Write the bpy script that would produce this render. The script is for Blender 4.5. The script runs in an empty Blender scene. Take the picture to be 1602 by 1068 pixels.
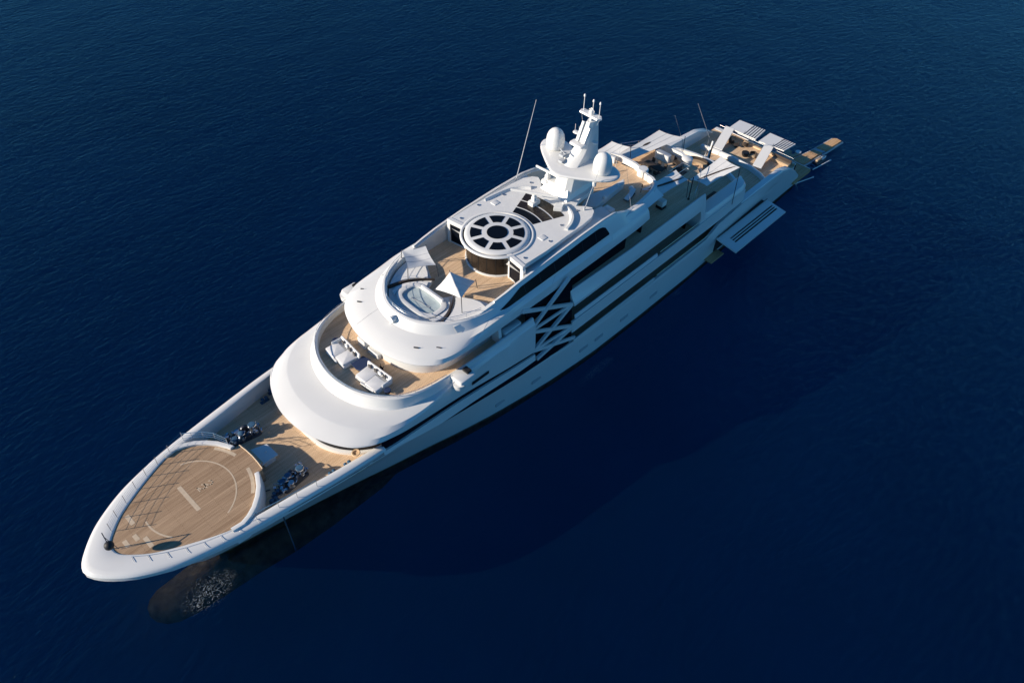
import bpy, bmesh, math, random
import numpy as np
from mathutils import Vector, Matrix
random.seed(7)
S = bpy.context.scene
COL = S.collection
# ------------------------------------------------------------ camera
cam = bpy.data.cameras.new('camera'); co = bpy.data.objects.new('camera', cam); COL.objects.link(co)
r_ = Vector((-0.69376541, 0.71983738, 0.02288457)); u_ = Vector((-0.50624783, -0.51001985, 0.69540843)); f_ = Vector((-0.51225256, -0.47086506, -0.71825024))
m = Matrix(((r_.x, u_.x, -f_.x, 115.15656), (r_.y, u_.y, -f_.y, 49.11253), (r_.z, u_.z, -f_.z, 74.87931), (0, 0, 0, 1)))
co.matrix_world = m
cam.sensor_width = 36; cam.lens = 36 * 1271.16 / 1602; cam.clip_end = 6000; cam.clip_start = 0.5
S.camera = co
# ------------------------------------------------------------ sky, sun, exposure
AZ, EL = math.radians(-33.6), math.radians(19.5)
wd = bpy.data.worlds.new('World'); S.world = wd; wd.use_nodes = True
nt = wd.node_tree; bg = nt.nodes['Background']
sky = nt.nodes.new('ShaderNodeTexSky'); sky.sky_type = 'NISHITA'; sky.sun_disc = False
sky.sun_elevation = EL; sky.sun_rotation = math.pi / 2 - AZ
sky.air_density = 1.0; sky.dust_density = 0.0; sky.ozone_density = 6.0
tint = nt.nodes.new('ShaderNodeMix'); tint.data_type = 'RGBA'; tint.blend_type = 'MULTIPLY'; tint.inputs[0].default_value = 1.0
tint.inputs[7].default_value = (.40, .90, 1.08, 1)      # sky light tinted teal so that shaded whites turn blue
nt.links.new(sky.outputs[0], tint.inputs[6]); nt.links.new(tint.outputs[2], bg.inputs[0]); bg.inputs[1].default_value = 0.073
sun = bpy.data.lights.new('sun', 'SUN'); so = bpy.data.objects.new('sun', sun); COL.objects.link(so)
sun.energy = 5.0; sun.angle = math.radians(0.53); sun.color = (1.0, 0.875, 0.72)
sd = Vector((math.cos(AZ) * math.cos(EL), math.sin(AZ) * math.cos(EL), math.sin(EL)))
so.rotation_euler = sd.to_track_quat('Z', 'Y').to_euler(); so.location = sd * 200
S.view_settings.view_transform = 'Standard'; S.view_settings.look = 'None'
S.view_settings.exposure = 0.56; S.view_settings.gamma = 1.0
S.render.engine = 'CYCLES'
S.render.resolution_x = 1024; S.render.resolution_y = 682
# ------------------------------------------------------------ materials
def mat(name, col, rough=0.5, metal=0.0, coat=0.0, var=0.0, vscale=3.0, bump=0.0, bscale=20.0, spec=0.5, stretch=None, emit=None):
    m = bpy.data.materials.new(name); m.use_nodes = True; n = m.node_tree; p = n.nodes['Principled BSDF']
    p.inputs['Base Color'].default_value = (*col, 1); p.inputs['Roughness'].default_value = rough
    p.inputs['Metallic'].default_value = metal; p.inputs['Coat Weight'].default_value = coat
    p.inputs['Specular IOR Level'].default_value = spec
    tc = n.nodes.new('ShaderNodeTexCoord'); mp = n.nodes.new('ShaderNodeMapping'); n.links.new(tc.outputs['Object'], mp.inputs[0])
    if stretch: mp.inputs['Scale'].default_value = stretch
    if var:
        t = n.nodes.new('ShaderNodeTexNoise'); t.inputs['Scale'].default_value = vscale; t.inputs['Detail'].default_value = 6; n.links.new(mp.outputs[0], t.inputs[0])
        r = n.nodes.new('ShaderNodeValToRGB'); r.color_ramp.elements[0].position = .3; r.color_ramp.elements[1].position = .7
        r.color_ramp.elements[0].color = (*[c * (1 - var) for c in col], 1); r.color_ramp.elements[1].color = (*[min(1, c * (1 + var)) for c in col], 1)
        n.links.new(t.outputs[0], r.inputs[0]); n.links.new(r.outputs[0], p.inputs['Base Color'])
    if bump:
        t = n.nodes.new('ShaderNodeTexNoise'); t.inputs['Scale'].default_value = bscale; n.links.new(mp.outputs[0], t.inputs[0])
        b = n.nodes.new('ShaderNodeBump'); b.inputs['Strength'].default_value = bump; n.links.new(t.outputs[0], b.inputs['Height']); n.links.new(b.outputs[0], p.inputs['Normal'])
    return m
WHITE = mat('white_paint', (.72, .72, .70), .32, coat=.3, var=.02, vscale=.35)
WDECK = mat('white_nonskid', (.70, .70, .685), .7, var=.03, vscale=1.2, bump=.1, bscale=40)
GREYP = mat('grey_trim', (.42, .44, .46), .5)
GLASS = mat('dark_glass', (.004, .006, .011), .3, spec=.12)
BGLASS = mat('bronze_glass', (.022, .016, .012), .2, spec=.4, var=.35, vscale=.8)
STEEL = mat('polished_steel', (.55, .57, .6), .25, metal=.9)
DSTEEL = mat('dark_steel', (.06, .07, .09), .4, metal=.5)
BLACK = mat('black_rubber', (.012, .012, .014), .6)
NAVY = mat('navy_fabric', (.012, .03, .09), .85)
BLUECOV = mat('blue_cover', (.025, .09, .17), .8, var=.3, vscale=6)
CANVAS = mat('white_canvas', (.72, .72, .7), .85, var=.03, vscale=2)
CUSH = mat('white_cushion', (.76, .76, .75), .9, var=.02, vscale=5)
PILLOW = mat('dark_pillow', (.09, .085, .085), .9, var=.6, vscale=14)
BROWN = mat('brown_wicker', (.045, .033, .026), .8, var=.4, vscale=12)
TAN = mat('tan_cushion', (.42, .31, .2), .85, var=.1, vscale=3)
ANTI = mat('antifouling', (.24, .165, .09), .85, var=.5, vscale=1.1, bump=.3, bscale=3)
BOOT = mat('boot_stripe', (.006, .01, .02), .4)
POOLW = mat('pool_water', (.44, .52, .53), .12, var=.12, vscale=1.2, bump=.15, bscale=3)
SKIN_OR = mat('tan_ring', (.58, .42, .27), .7)
LINE = mat('marking_paint', (.60, .475, .335), .7, var=.1, vscale=4)

def teak(name, a, b, ang=0.0, streak=1.0):
    m = bpy.data.materials.new(name); m.use_nodes = True; n = m.node_tree; p = n.nodes['Principled BSDF']
    p.inputs['Roughness'].default_value = .75; p.inputs['Specular IOR Level'].default_value = .25
    tc = n.nodes.new('ShaderNodeTexCoord')
    mp = n.nodes.new('ShaderNodeMapping'); mp.inputs['Scale'].default_value = (.06, 1.6, 1); mp.inputs['Rotation'].default_value = (0, 0, ang)
    n.links.new(tc.outputs['Object'], mp.inputs[0])
    t = n.nodes.new('ShaderNodeTexNoise'); t.inputs['Scale'].default_value = 2.2; t.inputs['Detail'].default_value = 5; t.inputs['Roughness'].default_value = .7
    n.links.new(mp.outputs[0], t.inputs[0])
    r = n.nodes.new('ShaderNodeValToRGB'); r.color_ramp.elements[0].position = .36; r.color_ramp.elements[1].position = .64
    r.color_ramp.elements[0].color = (*a, 1); r.color_ramp.elements[1].color = (*b, 1)
    n.links.new(t.outputs[0], r.inputs[0])
    br = n.nodes.new('ShaderNodeTexBrick'); br.inputs['Scale'].default_value = 1.0; br.inputs['Brick Width'].default_value = 3.5; br.inputs['Row Height'].default_value = .13
    br.inputs['Mortar Size'].default_value = .014; br.inputs['Mortar'].default_value = (.34, .30, .27, 1); br.inputs['Color1'].default_value = (1, 1, 1, 1); br.inputs['Color2'].default_value = (.86, .84, .82, 1)
    br.inputs['Bias'].default_value = 0.0
    mp2 = n.nodes.new('ShaderNodeMapping'); mp2.inputs['Rotation'].default_value = (0, 0, ang); n.links.new(tc.outputs['Object'], mp2.inputs[0]); n.links.new(mp2.outputs[0], br.inputs[0])
    mx = n.nodes.new('ShaderNodeMix'); mx.data_type = 'RGBA'; mx.blend_type = 'MULTIPLY'; mx.inputs[0].default_value = .85 * streak
    n.links.new(r.outputs[0], mx.inputs[6]); n.links.new(br.outputs[0], mx.inputs[7])
    n2 = n.nodes.new('ShaderNodeTexNoise'); n2.inputs['Scale'].default_value = .25; n2.inputs['Detail'].default_value = 3; n.links.new(tc.outputs['Object'], n2.inputs[0])
    r2 = n.nodes.new('ShaderNodeValToRGB'); r2.color_ramp.elements[0].color = (.9, .9, .9, 1); r2.color_ramp.elements[1].color = (1.08, 1.06, 1.04, 1); n.links.new(n2.outputs[0], r2.inputs[0])
    m3 = n.nodes.new('ShaderNodeMix'); m3.data_type = 'RGBA'; m3.blend_type = 'MULTIPLY'; m3.inputs[0].default_value = 1
    n.links.new(mx.outputs[2], m3.inputs[6]); n.links.new(r2.outputs[0], m3.inputs[7]); n.links.new(m3.outputs[2], p.inputs['Base Color'])
    return m
TEAK = teak('teak_deck', (.72, .51, .325), (.88, .66, .445))
DOCKT = teak('dock_teak', (.56, .34, .17), (.68, .45, .26))
TEAKH = teak('teak_helideck', (.36, .24, .148), (.56, .395, .255))

# ------------------------------------------------------------ mesh helpers
class MB:
    def __init__(s): s.v = []; s.f = []; s.marks = []
    def add(s, vs, fs):
        s.marks.append((len(s.v), len(s.f))); o = len(s.v); s.v += [tuple(map(float, p)) for p in vs]; s.f += [tuple(i + o for i in f) for f in fs]; return s
    def loft(s, rings, closed=False, cap=False):
        n = len(rings[0]); vs = [p for r in rings for p in r]; fs = []
        for k in range(len(rings) - 1):
            for i in range(n if closed else n - 1):
                j = (i + 1) % n; fs.append((k * n + i, k * n + j, (k + 1) * n + j, (k + 1) * n + i))
        if cap: fs.append(tuple(range(n - 1, -1, -1))); fs.append(tuple((len(rings) - 1) * n + i for i in range(n)))
        return s.add(vs, fs)
    def prism(s, poly, z0, z1):
        if isinstance(z0, (int, float)): z0 = [z0] * len(poly)
        if isinstance(z1, (int, float)): z1 = [z1] * len(poly)
        return s.loft([[(p[0], p[1], z) for p, z in zip(poly, z0)], [(p[0], p[1], z) for p, z in zip(poly, z1)]], True, True)
    def box(s, c, d, rz=0.0, ry=0.0, rx=0.0):
        M = Matrix.Translation(c) @ Matrix.Rotation(rz, 4, 'Z') @ Matrix.Rotation(ry, 4, 'Y') @ Matrix.Rotation(rx, 4, 'X')
        vs = [M @ Vector((x * d[0] / 2, y * d[1] / 2, z * d[2] / 2)) for z in (-1, 1) for y in (-1, 1) for x in (-1, 1)]
        return s.add(vs, [(0, 2, 3, 1), (4, 5, 7, 6), (0, 1, 5, 4), (2, 6, 7, 3), (0, 4, 6, 2), (1, 3, 7, 5)])
    def rbox(s, c, d, r=.1, rz=0.0, n=4):
        # rounded-in-plan and softened top box
        hx, hy = d[0] / 2, d[1] / 2; r = min(r, hx * .99, hy * .99); pts = []
        for cx, cy, a0 in ((hx - r, hy - r, 0), (-hx + r, hy - r, 90), (-hx + r, -hy + r, 180), (hx - r, -hy + r, 270)):
            for k in range(n + 1):
                a = math.radians(a0 + 90 * k / n); pts.append((cx + r * math.cos(a), cy + r * math.sin(a)))
        ca, sa = math.cos(rz), math.sin(rz); e = min(r, d[2]) * .5; rings = []
        for sc, z in ((1, -d[2] / 2), (1, d[2] / 2 - e), (1 - e * .3 / max(hx, hy), d[2] / 2 - e * .3), (1 - e / max(hx, hy) / 1.0, d[2] / 2)):
            rings.append([(c[0] + (x * sc) * ca - (y * sc) * sa, c[1] + (x * sc) * sa + (y * sc) * ca, c[2] + z) for x, y in pts])
        return s.loft(rings, True, True)
    def lathe(s, c, prof, n=28, axis='z'):
        rings = []
        for r, z in prof:
            ring = []
            for k in range(n):
                a = 2 * math.pi * k / n
                if axis == 'z': ring.append((c[0] + r * math.cos(a), c[1] + r * math.sin(a), c[2] + z))
                elif axis == 'x': ring.append((c[0] + z, c[1] + r * math.cos(a), c[2] + r * math.sin(a)))
                else: ring.append((c[0] + r * math.sin(a), c[1] + z, c[2] + r * math.cos(a)))
            rings.append(ring)
        return s.loft(rings, True, True)
    def tube(s, pts, r=.03, n=6, closed=False, r2=None):
        pts = [Vector(p) for p in pts]; rings = []
        for i, p in enumerate(pts):
            a = pts[(i - 1) % len(pts)] if (i or closed) else p; b = pts[(i + 1) % len(pts)] if (i < len(pts) - 1 or closed) else p
            t = (b - a).normalized(); x = t.orthogonal().normalized() if abs(t.z) > .95 else t.cross(Vector((0, 0, 1))).normalized(); y = t.cross(x)
            rr = r if r2 is None else r + (r2 - r) * i / (len(pts) - 1)
            rings.append([p + (x * math.cos(2 * math.pi * k / n) + y * math.sin(2 * math.pi * k / n)) * rr for k in range(n)])
        if closed: rings.append(rings[0]); return s.loft(rings, True, False)
        return s.loft(rings, True, True)
    def build(s, name, mt, parent=None, smooth=35, loc=None, bevel=0, split=0):
        if split:      # every `split` added shapes become a part of their own
            out = []; mk = s.marks + [(len(s.v), len(s.f))]
            for k in range(0, len(s.marks), split):
                (v0, f0), (v1, f1) = mk[k], mk[min(k + split, len(s.marks))]
                p = MB(); p.v = s.v[v0:v1]; p.f = [tuple(i - v0 for i in f) for f in s.f[f0:f1]]; out.append(p.build(name, mt, parent, smooth, loc, bevel))
            return out[0]
        me = bpy.data.meshes.new(name); me.from_pydata(s.v, [], s.f); me.validate()
        bm = bmesh.new(); bm.from_mesh(me); bmesh.ops.remove_doubles(bm, verts=bm.verts, dist=1e-4)
        bmesh.ops.recalc_face_normals(bm, faces=bm.faces)
        if bevel: bmesh.ops.bevel(bm, geom=[e for e in bm.edges if len(e.link_faces) == 2 and e.calc_face_angle(0) > .6], offset=bevel, segments=2, affect='EDGES')
        bm.to_mesh(me); bm.free()
        if smooth:
            me.shade_smooth(); me.set_sharp_from_angle(angle=math.radians(smooth))
        me.materials.append(mt)
        o = bpy.data.objects.new(name, me); COL.objects.link(o)
        if parent: o.parent = parent
        if loc: o.location = loc
        return o
def tag(o, label=None, cat=None, group=None, kind=None):
    if label: o['label'] = label
    if cat: o['category'] = cat
    if group: o['group'] = group
    if kind: o['kind'] = kind
    return o
def empty(name, loc, rz=0, **k):
    o = bpy.data.objects.new(name, None); COL.objects.link(o); o.location = loc; o.rotation_euler = (0, 0, rz); o.empty_display_size = .3
    return tag(o, **k)
def copy_tree(o, parent=None):
    c = o.copy(); COL.objects.link(c); c.parent = parent
    for ch in list(o.children): copy_tree(ch, c)
    return c
def tab(t, x):
    t = sorted(t); return float(np.interp(x, [a for a, b in t], [b for a, b in t]))
def smooth_curve(pts, n, mirror_start=True):
    """Catmull-Rom through (x,y[,z]) points, n samples equally spaced by length; the first point lies on the centreline."""
    P = [np.array(p, float) for p in pts]; d = len(P[0])
    first = P[1] * np.array([1, -1] + [1] * (d - 2)) if mirror_start else 2 * P[0] - P[1]
    Q = [first] + P + [2 * P[-1] - P[-2]]; out = []
    for i in range(1, len(Q) - 2):
        p0, p1, p2, p3 = Q[i - 1:i + 3]
        for k in range(12):
            t = k / 12; out.append(.5 * (2 * p1 + (p2 - p0) * t + (2 * p0 - 5 * p1 + 4 * p2 - p3) * t * t + (3 * p1 - p0 - 3 * p2 + p3) * t ** 3))
    out.append(P[-1]); out = np.array(out)
    L = np.r_[0, np.cumsum(np.linalg.norm(np.diff(out[:, :2], axis=0), axis=1))]; u = np.linspace(0, L[-1], n)
    return np.c_[[np.interp(u, L, out[:, k]) for k in range(d)]].T
def full(pts, n=40, z=None):
    """half outline -> full outline starboard aft ... bow ... port aft as 3D points"""
    h = smooth_curve(pts, n)
    if h.shape[1] == 2: h = np.c_[h, np.full(len(h), 0.0 if z is None else z)]
    elif z is not None: h[:, 2] += z
    s = h[::-1][:-1].copy(); s[:, 1] *= -1
    h[0, 1] = 0
    return [tuple(p) for p in np.r_[s, h]]
def floor_from(outline, z0, z1, name, mt, parent, **k):
    return MB().prism([(p[0], p[1]) for p in outline], z0, z1).build(name, mt, parent, **k)

# ============================================================ WATER
def water_mat():
    m = bpy.data.materials.new('sea_water'); m.use_nodes = True; n = m.node_tree; n.nodes.clear()
    out = n.nodes.new('ShaderNodeOutputMaterial'); tc = n.nodes.new('ShaderNodeTexCoord')
    def noise(scale, st, rot, det, rough=.55):
        mp = n.nodes.new('ShaderNodeMapping'); mp.inputs['Scale'].default_value = st; mp.inputs['Rotation'].default_value = (0, 0, rot); n.links.new(tc.outputs['Object'], mp.inputs[0])
        t = n.nodes.new('ShaderNodeTexNoise'); t.inputs['Scale'].default_value = scale; t.inputs['Detail'].default_value = det; t.inputs['Roughness'].default_value = rough; t.inputs['Distortion'].default_value = .3; n.links.new(mp.outputs[0], t.inputs[0]); return t
    a = noise(.62, (1, 2.2, 1), .75, 6, .64); b = noise(.09, (1, 1.8, 1), .9, 4)
    ad = n.nodes.new('ShaderNodeMath'); ad.operation = 'MULTIPLY_ADD'; n.links.new(b.outputs[0], ad.inputs[0]); ad.inputs[1].default_value = 1.1; n.links.new(a.outputs[0], ad.inputs[2])
    bp = n.nodes.new('ShaderNodeBump'); bp.inputs['Strength'].default_value = .56; bp.inputs['Distance'].default_value = .45; n.links.new(ad.outputs[0], bp.inputs['Height'])
    gl = n.nodes.new('ShaderNodeBsdfGlossy'); gl.inputs['Roughness'].default_value = .12; gl.inputs['Color'].default_value = (.36, .56, .76, 1); n.links.new(bp.outputs[0], gl.inputs['Normal'])
    fr = n.nodes.new('ShaderNodeFresnel'); fr.inputs['IOR'].default_value = 1.32; n.links.new(bp.outputs[0], fr.inputs['Normal'])
    df = n.nodes.new('ShaderNodeBsdfDiffuse'); n.links.new(bp.outputs[0], df.inputs['Normal'])
    cr = n.nodes.new('ShaderNodeValToRGB'); cr.color_ramp.elements[0].color = (.0006, .010, .028, 1); cr.color_ramp.elements[1].color = (.0009, .014, .038, 1)
    cr.color_ramp.elements[0].position = .3; cr.color_ramp.elements[1].position = .7
    c = noise(.02, (1, 1, 1), 0, 4); n.links.new(c.outputs[0], cr.inputs[0]); n.links.new(cr.outputs[0], df.inputs['Color'])
    tr = n.nodes.new('ShaderNodeBsdfTransparent'); tr.inputs['Color'].default_value = (.93, .93, .93, 1)
    m1 = n.nodes.new('ShaderNodeMixShader'); m1.inputs[0].default_value = .70; n.links.new(df.outputs[0], m1.inputs[1]); n.links.new(tr.outputs[0], m1.inputs[2])
    m2 = n.nodes.new('ShaderNodeMixShader'); n.links.new(fr.outputs[0], m2.inputs[0]); n.links.new(m1.outputs[0], m2.inputs[1]); n.links.new(gl.outputs[0], m2.inputs[2])
    n.links.new(m2.outputs[0], out.inputs[0]); return m
w = MB().add([(-2500, -2500, 0), (2500, -2500, 0), (2500, 2500, 0), (-2500, 2500, 0)], [(0, 1, 2, 3)]).build('water', water_mat(), smooth=0); tag(w, kind='structure')
def deep(name, col, alpha):
    m = mat(name, col, 1.0, spec=0, var=.12, vscale=.02); m.node_tree.nodes['Principled BSDF'].inputs['Alpha'].default_value = alpha; return m
DEEP = deep('deep_sea', (.02, .165, .36), 1.0)
w2 = MB().add([(-3000, -3000, -70), (3000, -3000, -70), (3000, 3000, -70), (-3000, 3000, -70)], [(0, 1, 2, 3)]).build('deep_water', DEEP, smooth=0); tag(w2, kind='structure')

# ============================================================ YACHT
Y = empty('motor_yacht', (0, 0, 0), label='long white superyacht with teak decks and a round black skylight, lying in dark blue sea', cat='yacht')
# half breadth at deck level as distance from the stem (tip x = 115 at z = 10.4)
DK = [(115.0, 0), (114.9, .45), (114.6, 1.05), (114.0, 1.85), (113.2, 2.65), (111.8, 3.75), (109.6, 4.95), (107.4, 5.75), (103.9, 6.6), (100.4, 7.15), (97, 7.6), (92.4, 8.15), (88, 8.5), (84, 8.65), (78, 8.78), (70, 8.85), (40, 8.85), (30, 8.8), (20, 8.5), (10, 8.25), (4, 8.1)]
WLt = [(104.5, 0), (103.5, .25), (102, .55), (98.6, 1.15), (93.5, 2.1), (88.9, 3.1), (84.2, 4.25), (80.2, 5.1), (76.2, 6.1), (71.7, 7.0), (66.9, 7.7), (62, 8.3), (56, 8.7), (47, 8.8), (35, 8.75), (20, 8.2), (4, 7.6)]
def dk(x): return tab(DK, x)
STEM0, STEM1 = 104.5, 115.0
def hull_y(x, z, zt=10.4):
    f = max(0, z) / zt; sx = STEM0 + (STEM1 - STEM0) * f ** .75
    s = sx - x
    if s <= 0: return 0
    # blend tables by distance from their own stems near the bow, by x farther aft
    k = max(0, min(1, (x - 60) / 40))
    xw = x + (STEM0 - sx) * k; xd = x + (STEM1 - sx) * k
    yw = tab(WLt, xw); yd = tab(DK, xd); return yw + (yd - yw) * f ** 1.25
# top edge of the lower hull shell
HT = [(115, 10.35), (90, 10.35), (87, 9.65), (85.5, 9.15), (81.5, 8.1), (77, 7.35), (73, 6.7), (69, 6.1), (64, 5.55), (60.5, 5.35), (31, 5.3), (30, 6.5), (24, 6.7), (18, 6.5), (12, 6.2), (9, 5.2), (6.5, 3.6), (4.2, 1.6)]
def stations():
    xs = [0, .15, .35, .6, .9, 1.4, 2, 3, 4.2, 5.5, 7, 9, 11, 13.5, 16, 19, 22, 24, 25, 26, 28, 29.5, 31, 33.5, 36, 38, 42, 46, 51, 54.5, 58, 64, 70, 76, 81, 84, 85, 88, 91, 94, 97, 100, 103, 105, 106, 107.5, 109, 110.8]
    return xs
def hull_ring(frac=None, z=None):
    half = []
    for s in stations():
        # position along the hull: stem slides with height near the bow
        zz = z
        if zz is None:
            x = 115 - s; zt = tab(HT, x); zz = zt * frac
            sx = STEM0 + (STEM1 - STEM0) * (zz / 10.4) ** .75 if zz < 10.4 else STEM1
            x = sx - s * (sx - 4.2) / 110.8; zt = tab(HT, x); zz = zt * frac
        else:
            sx = STEM0; x = sx - s * (sx - 4.2) / 110.8
        half.append((x, hull_y(x, zz), zz))
    half[0] = (half[0][0], 0, half[0][2])
    st = [(x, -y, z) for x, y, z in half[::-1][:-1]]
    return st + half
mb = MB(); rings = [hull_ring(frac=fr) for fr in (.07, .15, .25, .36, .48, .58, .66, .715, .73, .82, .9, .96, 1.0)]
# knuckle line just above mid height
kn = []
for k, rg in enumerate(rings):
    o_ = .13 if k >= 8 and k < 12 else (.06 if k == 12 else 0)
    kn.append([(x, y + (0 if y == 0 else math.copysign(o_ * max(0, min(1, (112 - x) / 25)) * max(0, min(1, (x - 12) / 8)), y)), z) for x, y, z in rg])
mb.loft(kn)
# inner skin and cap so the shell has thickness
def inset(rg, d, dz=0, cut=0): return [(x, (abs(y) - d if abs(y) > d else 0) * (1 if y > 0 else -1), z + dz) for x, y, z in rg]
top = rings[-1]
mb.loft([top, inset(top, .25, .02), inset(top, .25, -.9)])
hull = mb.build('hull', WHITE, Y, smooth=28)
mb = MB(); r0 = hull_ring(z=0.0)
mb.loft([rings[0], [(x, y * 1.0, .35) for x, y, z in hull_ring(z=.3)], [(x, y, .12) for x, y, z in r0]]); mb.build('boot_stripe', BOOT, Y, smooth=40)
mb = MB(); rr = [[(x, y, .12) for x, y, z in r0]]
for dz, sc in ((-1.2, .96), (-2.6, .85), (-3.8, .6), (-4.6, .15)): rr.append([(x, y * sc, dz) for x, y, z in r0])
mb.loft(rr); mb.build('underwater_hull', ANTI, Y, smooth=50)
# bulbous bow
mb = MB(); rr = []
for x, r, z in ((112.6, .1, -1.6), (112.4, .9, -1.65), (111.8, 1.6, -1.8), (110.8, 2.1, -2.0), (109, 2.35, -2.3), (106, 2.6, -2.45), (102, 2.8, -2.6), (98, 3.2, -2.9), (93, 3.2, -3.4), (86, 2.8, -4.2), (78, 1.2, -5.0)):
    rr.append([(x, r * math.cos(a), z + r * .72 * math.sin(a)) for a in [2 * math.pi * k / 24 for k in range(24)]])
mb.loft(rr, True, True); mb.build('bulbous_bow', ANTI, Y, smooth=60)
# transom
MB().prism([(4.6, -7.95), (4.6, 7.95), (4.2, 7.9), (4.2, -7.9)], .1, 1.0).build('transom', WHITE, Y)

# ---- side bands (both sides)
def band(name, mt, xs, zt, zb, yt, yb, th=.22, parent=Y, sides=(1, -1), smooth=30):
    mb = MB()
    for sg in sides:
        rings = []
        for x in xs:
            a, b = (zt(x), zb(x)); ya, yb_ = (yt(x), yb(x))
            rings.append([(x, sg * ya, a), (x, sg * yb_, b), (x, sg * (yb_ - th), b), (x, sg * (ya - th), a)])
        mb.loft(rings, True, True)
    return mb.build(name, mt, parent, smooth=smooth, split=1)
def rng(a, b, n): return [a + (b - a) * i / (n - 1) for i in range(n)]
T = lambda *t: (lambda x: tab(t, x))
S1T = T((93, 11.9), (89, 11.5), (87.2, 11.35), (84, 11.1), (79, 10.65), (76, 10.2), (72, 9.6), (67.4, 8.95), (60, 8.95))
S1B = T((93, 10.35), (89, 10.3), (87, 10.1), (84, 10.05), (79, 9.75), (76, 9.4), (72, 8.85), (67.4, 8.3), (60, 8.2))
S2T = T((87, 9.78), (85.5, 9.42), (81.5, 8.6), (77, 8.35), (75, 8.15), (70, 7.6), (66, 7.4), (60, 7.35), (31, 7.3))
S2B = lambda x: tab(HT, x)
# band between slot 1 and slot 2 (upper deck bulwark), running the whole length
def ub_top(x): return S1B(x) if x > 67 else tab([(67, 8.75), (62, 9.05), (24, 9.15)], x)
def ub_bot(x): return S2T(x)
band('upper_deck_bulwark', WHITE, rng(88.7, 67.3, 42), ub_top, ub_bot, lambda x: dk(x) - .12, lambda x: dk(x), .22)
band('upper_deck_bulwark', WHITE, rng(61, 24, 40), ub_top, lambda x: tab([(31, 7.3), (24, 7.4)], x) if x < 31 else ub_bot(x), lambda x: dk(x) - .12, lambda x: dk(x) + .0, .22)
# dark glazing seen through the slots, forward part
band('side_window_strip', GLASS, rng(88.6, 61, 32), S1T, S2B, lambda x: dk(x) - .42, lambda x: dk(x) - .34, .1)

for sg in (1, -1):
    MB().tube([(x, sg * (hull_y(x, z) + .1), z) for x, z in [(86.5 + 12.5 * k / 20, 9.4 + .55 * k / 20) for k in range(21)]], .05, 5, r2=.015).build('style_line', BOOT, Y)
    MB().tube([(x, sg * (hull_y(x, z) + .03), z) for x, z in [(70 + 22 * k / 24, 4.9 + 4.0 * (k / 24) ** 1.4) for k in range(25)]], .045, 5, r2=.015).build('style_line', GREYP, Y)
# ---- bow gunwale rim
def dkhalf(x0, x1, n, off=0, z=0):
    pts = [(a, b) for a, b in DK if a >= x1]; return pts
outer = [(115.0, 0), (114.85, .6), (114.4, 1.35), (113.2, 2.65), (111.8, 3.75), (109.6, 4.95), (107.4, 5.75), (103.9, 6.6), (100.4, 7.15), (97, 7.6), (92.4, 8.15), (88.5, 8.47)]
inner = [(112.15, 0), (112.0, .7), (111.5, 1.35), (110.1, 2.6), (108.5, 3.55), (107.0, 4.3), (105.2, 5.1), (103.6, 5.65), (102.2, 5.85), (100.3, 6.12), (97.2, 6.5), (93.9, 7.0), (90.7, 7.4), (88.5, 7.65)]
def xmatch(curve, xs):
    c = smooth_curve(curve, 200); return [(float(np.interp(-x, -c[:, 0], c[:, 0])), float(np.interp(-x, -c[:, 0], c[:, 1]))) for x in xs]
N = 60
oc = smooth_curve(outer, 300); ic = smooth_curve(inner, 300)
def by_x(c, x): return float(np.interp(-x, -c[:, 0], c[:, 1]))
# pair points by angle/progress: use x-matching aft of 110, progress blending forward
us = np.linspace(0, 1, N)
def pt_out(u):
    L = len(oc) - 1; return oc[min(L, int(round(u * L)))]
def pt_in(u):
    L = len(ic) - 1; return ic[min(L, int(round(u * L)))]
def mixrow(t, z, n=N):
    half = []
    for u in us:
        a, b = pt_out(u), pt_in(u); p = a * (1 - t) + b * t; half.append((p[0], p[1], z))
    half[0] = (half[0][0], 0, z)
    return [(x, -y, zz) for x, y, zz in half[::-1][:-1]] + half
mb = MB(); mb.loft([mixrow(0, 10.33), mixrow(.04, 10.48), mixrow(.12, 10.6), mixrow(.28, 10.68), mixrow(.6, 10.72), mixrow(.93, 10.72), mixrow(.985, 10.68), mixrow(1, 10.6), mixrow(1, 8.7)])
mb.build('gunwale', WHITE, Y, smooth=50)
# ---- foredeck well
fd = [(103.2, 0), (103.2, 5.8), (100.3, 6.2), (97.2, 6.6), (93.9, 7.1), (90.7, 7.5), (88, 7.75), (86, 7.9)]
MB().prism([(x, y) for x, y in fd] + [(x, -y) for x, y in fd[::-1][:-1]], 8.55, 8.8).build('foredeck', TEAK, Y)
# ---- helideck
hd = [(112.18, 0), (112.0, .68), (111.5, 1.33), (110.1, 2.58), (108.5, 3.52), (107.0, 4.27), (105.2, 5.05), (103.8, 5.5), (102.9, 5.6), (102.1, 5.35), (101.3, 4.9), (100.5, 4.2), (99.8, 3.35), (99.25, 2.35), (99.1, 2.02)]
hh = smooth_curve(hd, 60); hh = [tuple(p) for p in hh] + [(98.25, 2.0), (98.12, 1.0), (98.08, 0)]
hh[0] = (hh[0][0], 0)
HO = [(x, y) for x, y in hh] + [(x, -y) for x, y in hh[::-1] if 0 < y]
hdk = MB().prism(HO, 8.8, 10.62).build('helideck', TEAKH, Y, smooth=0)
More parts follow.
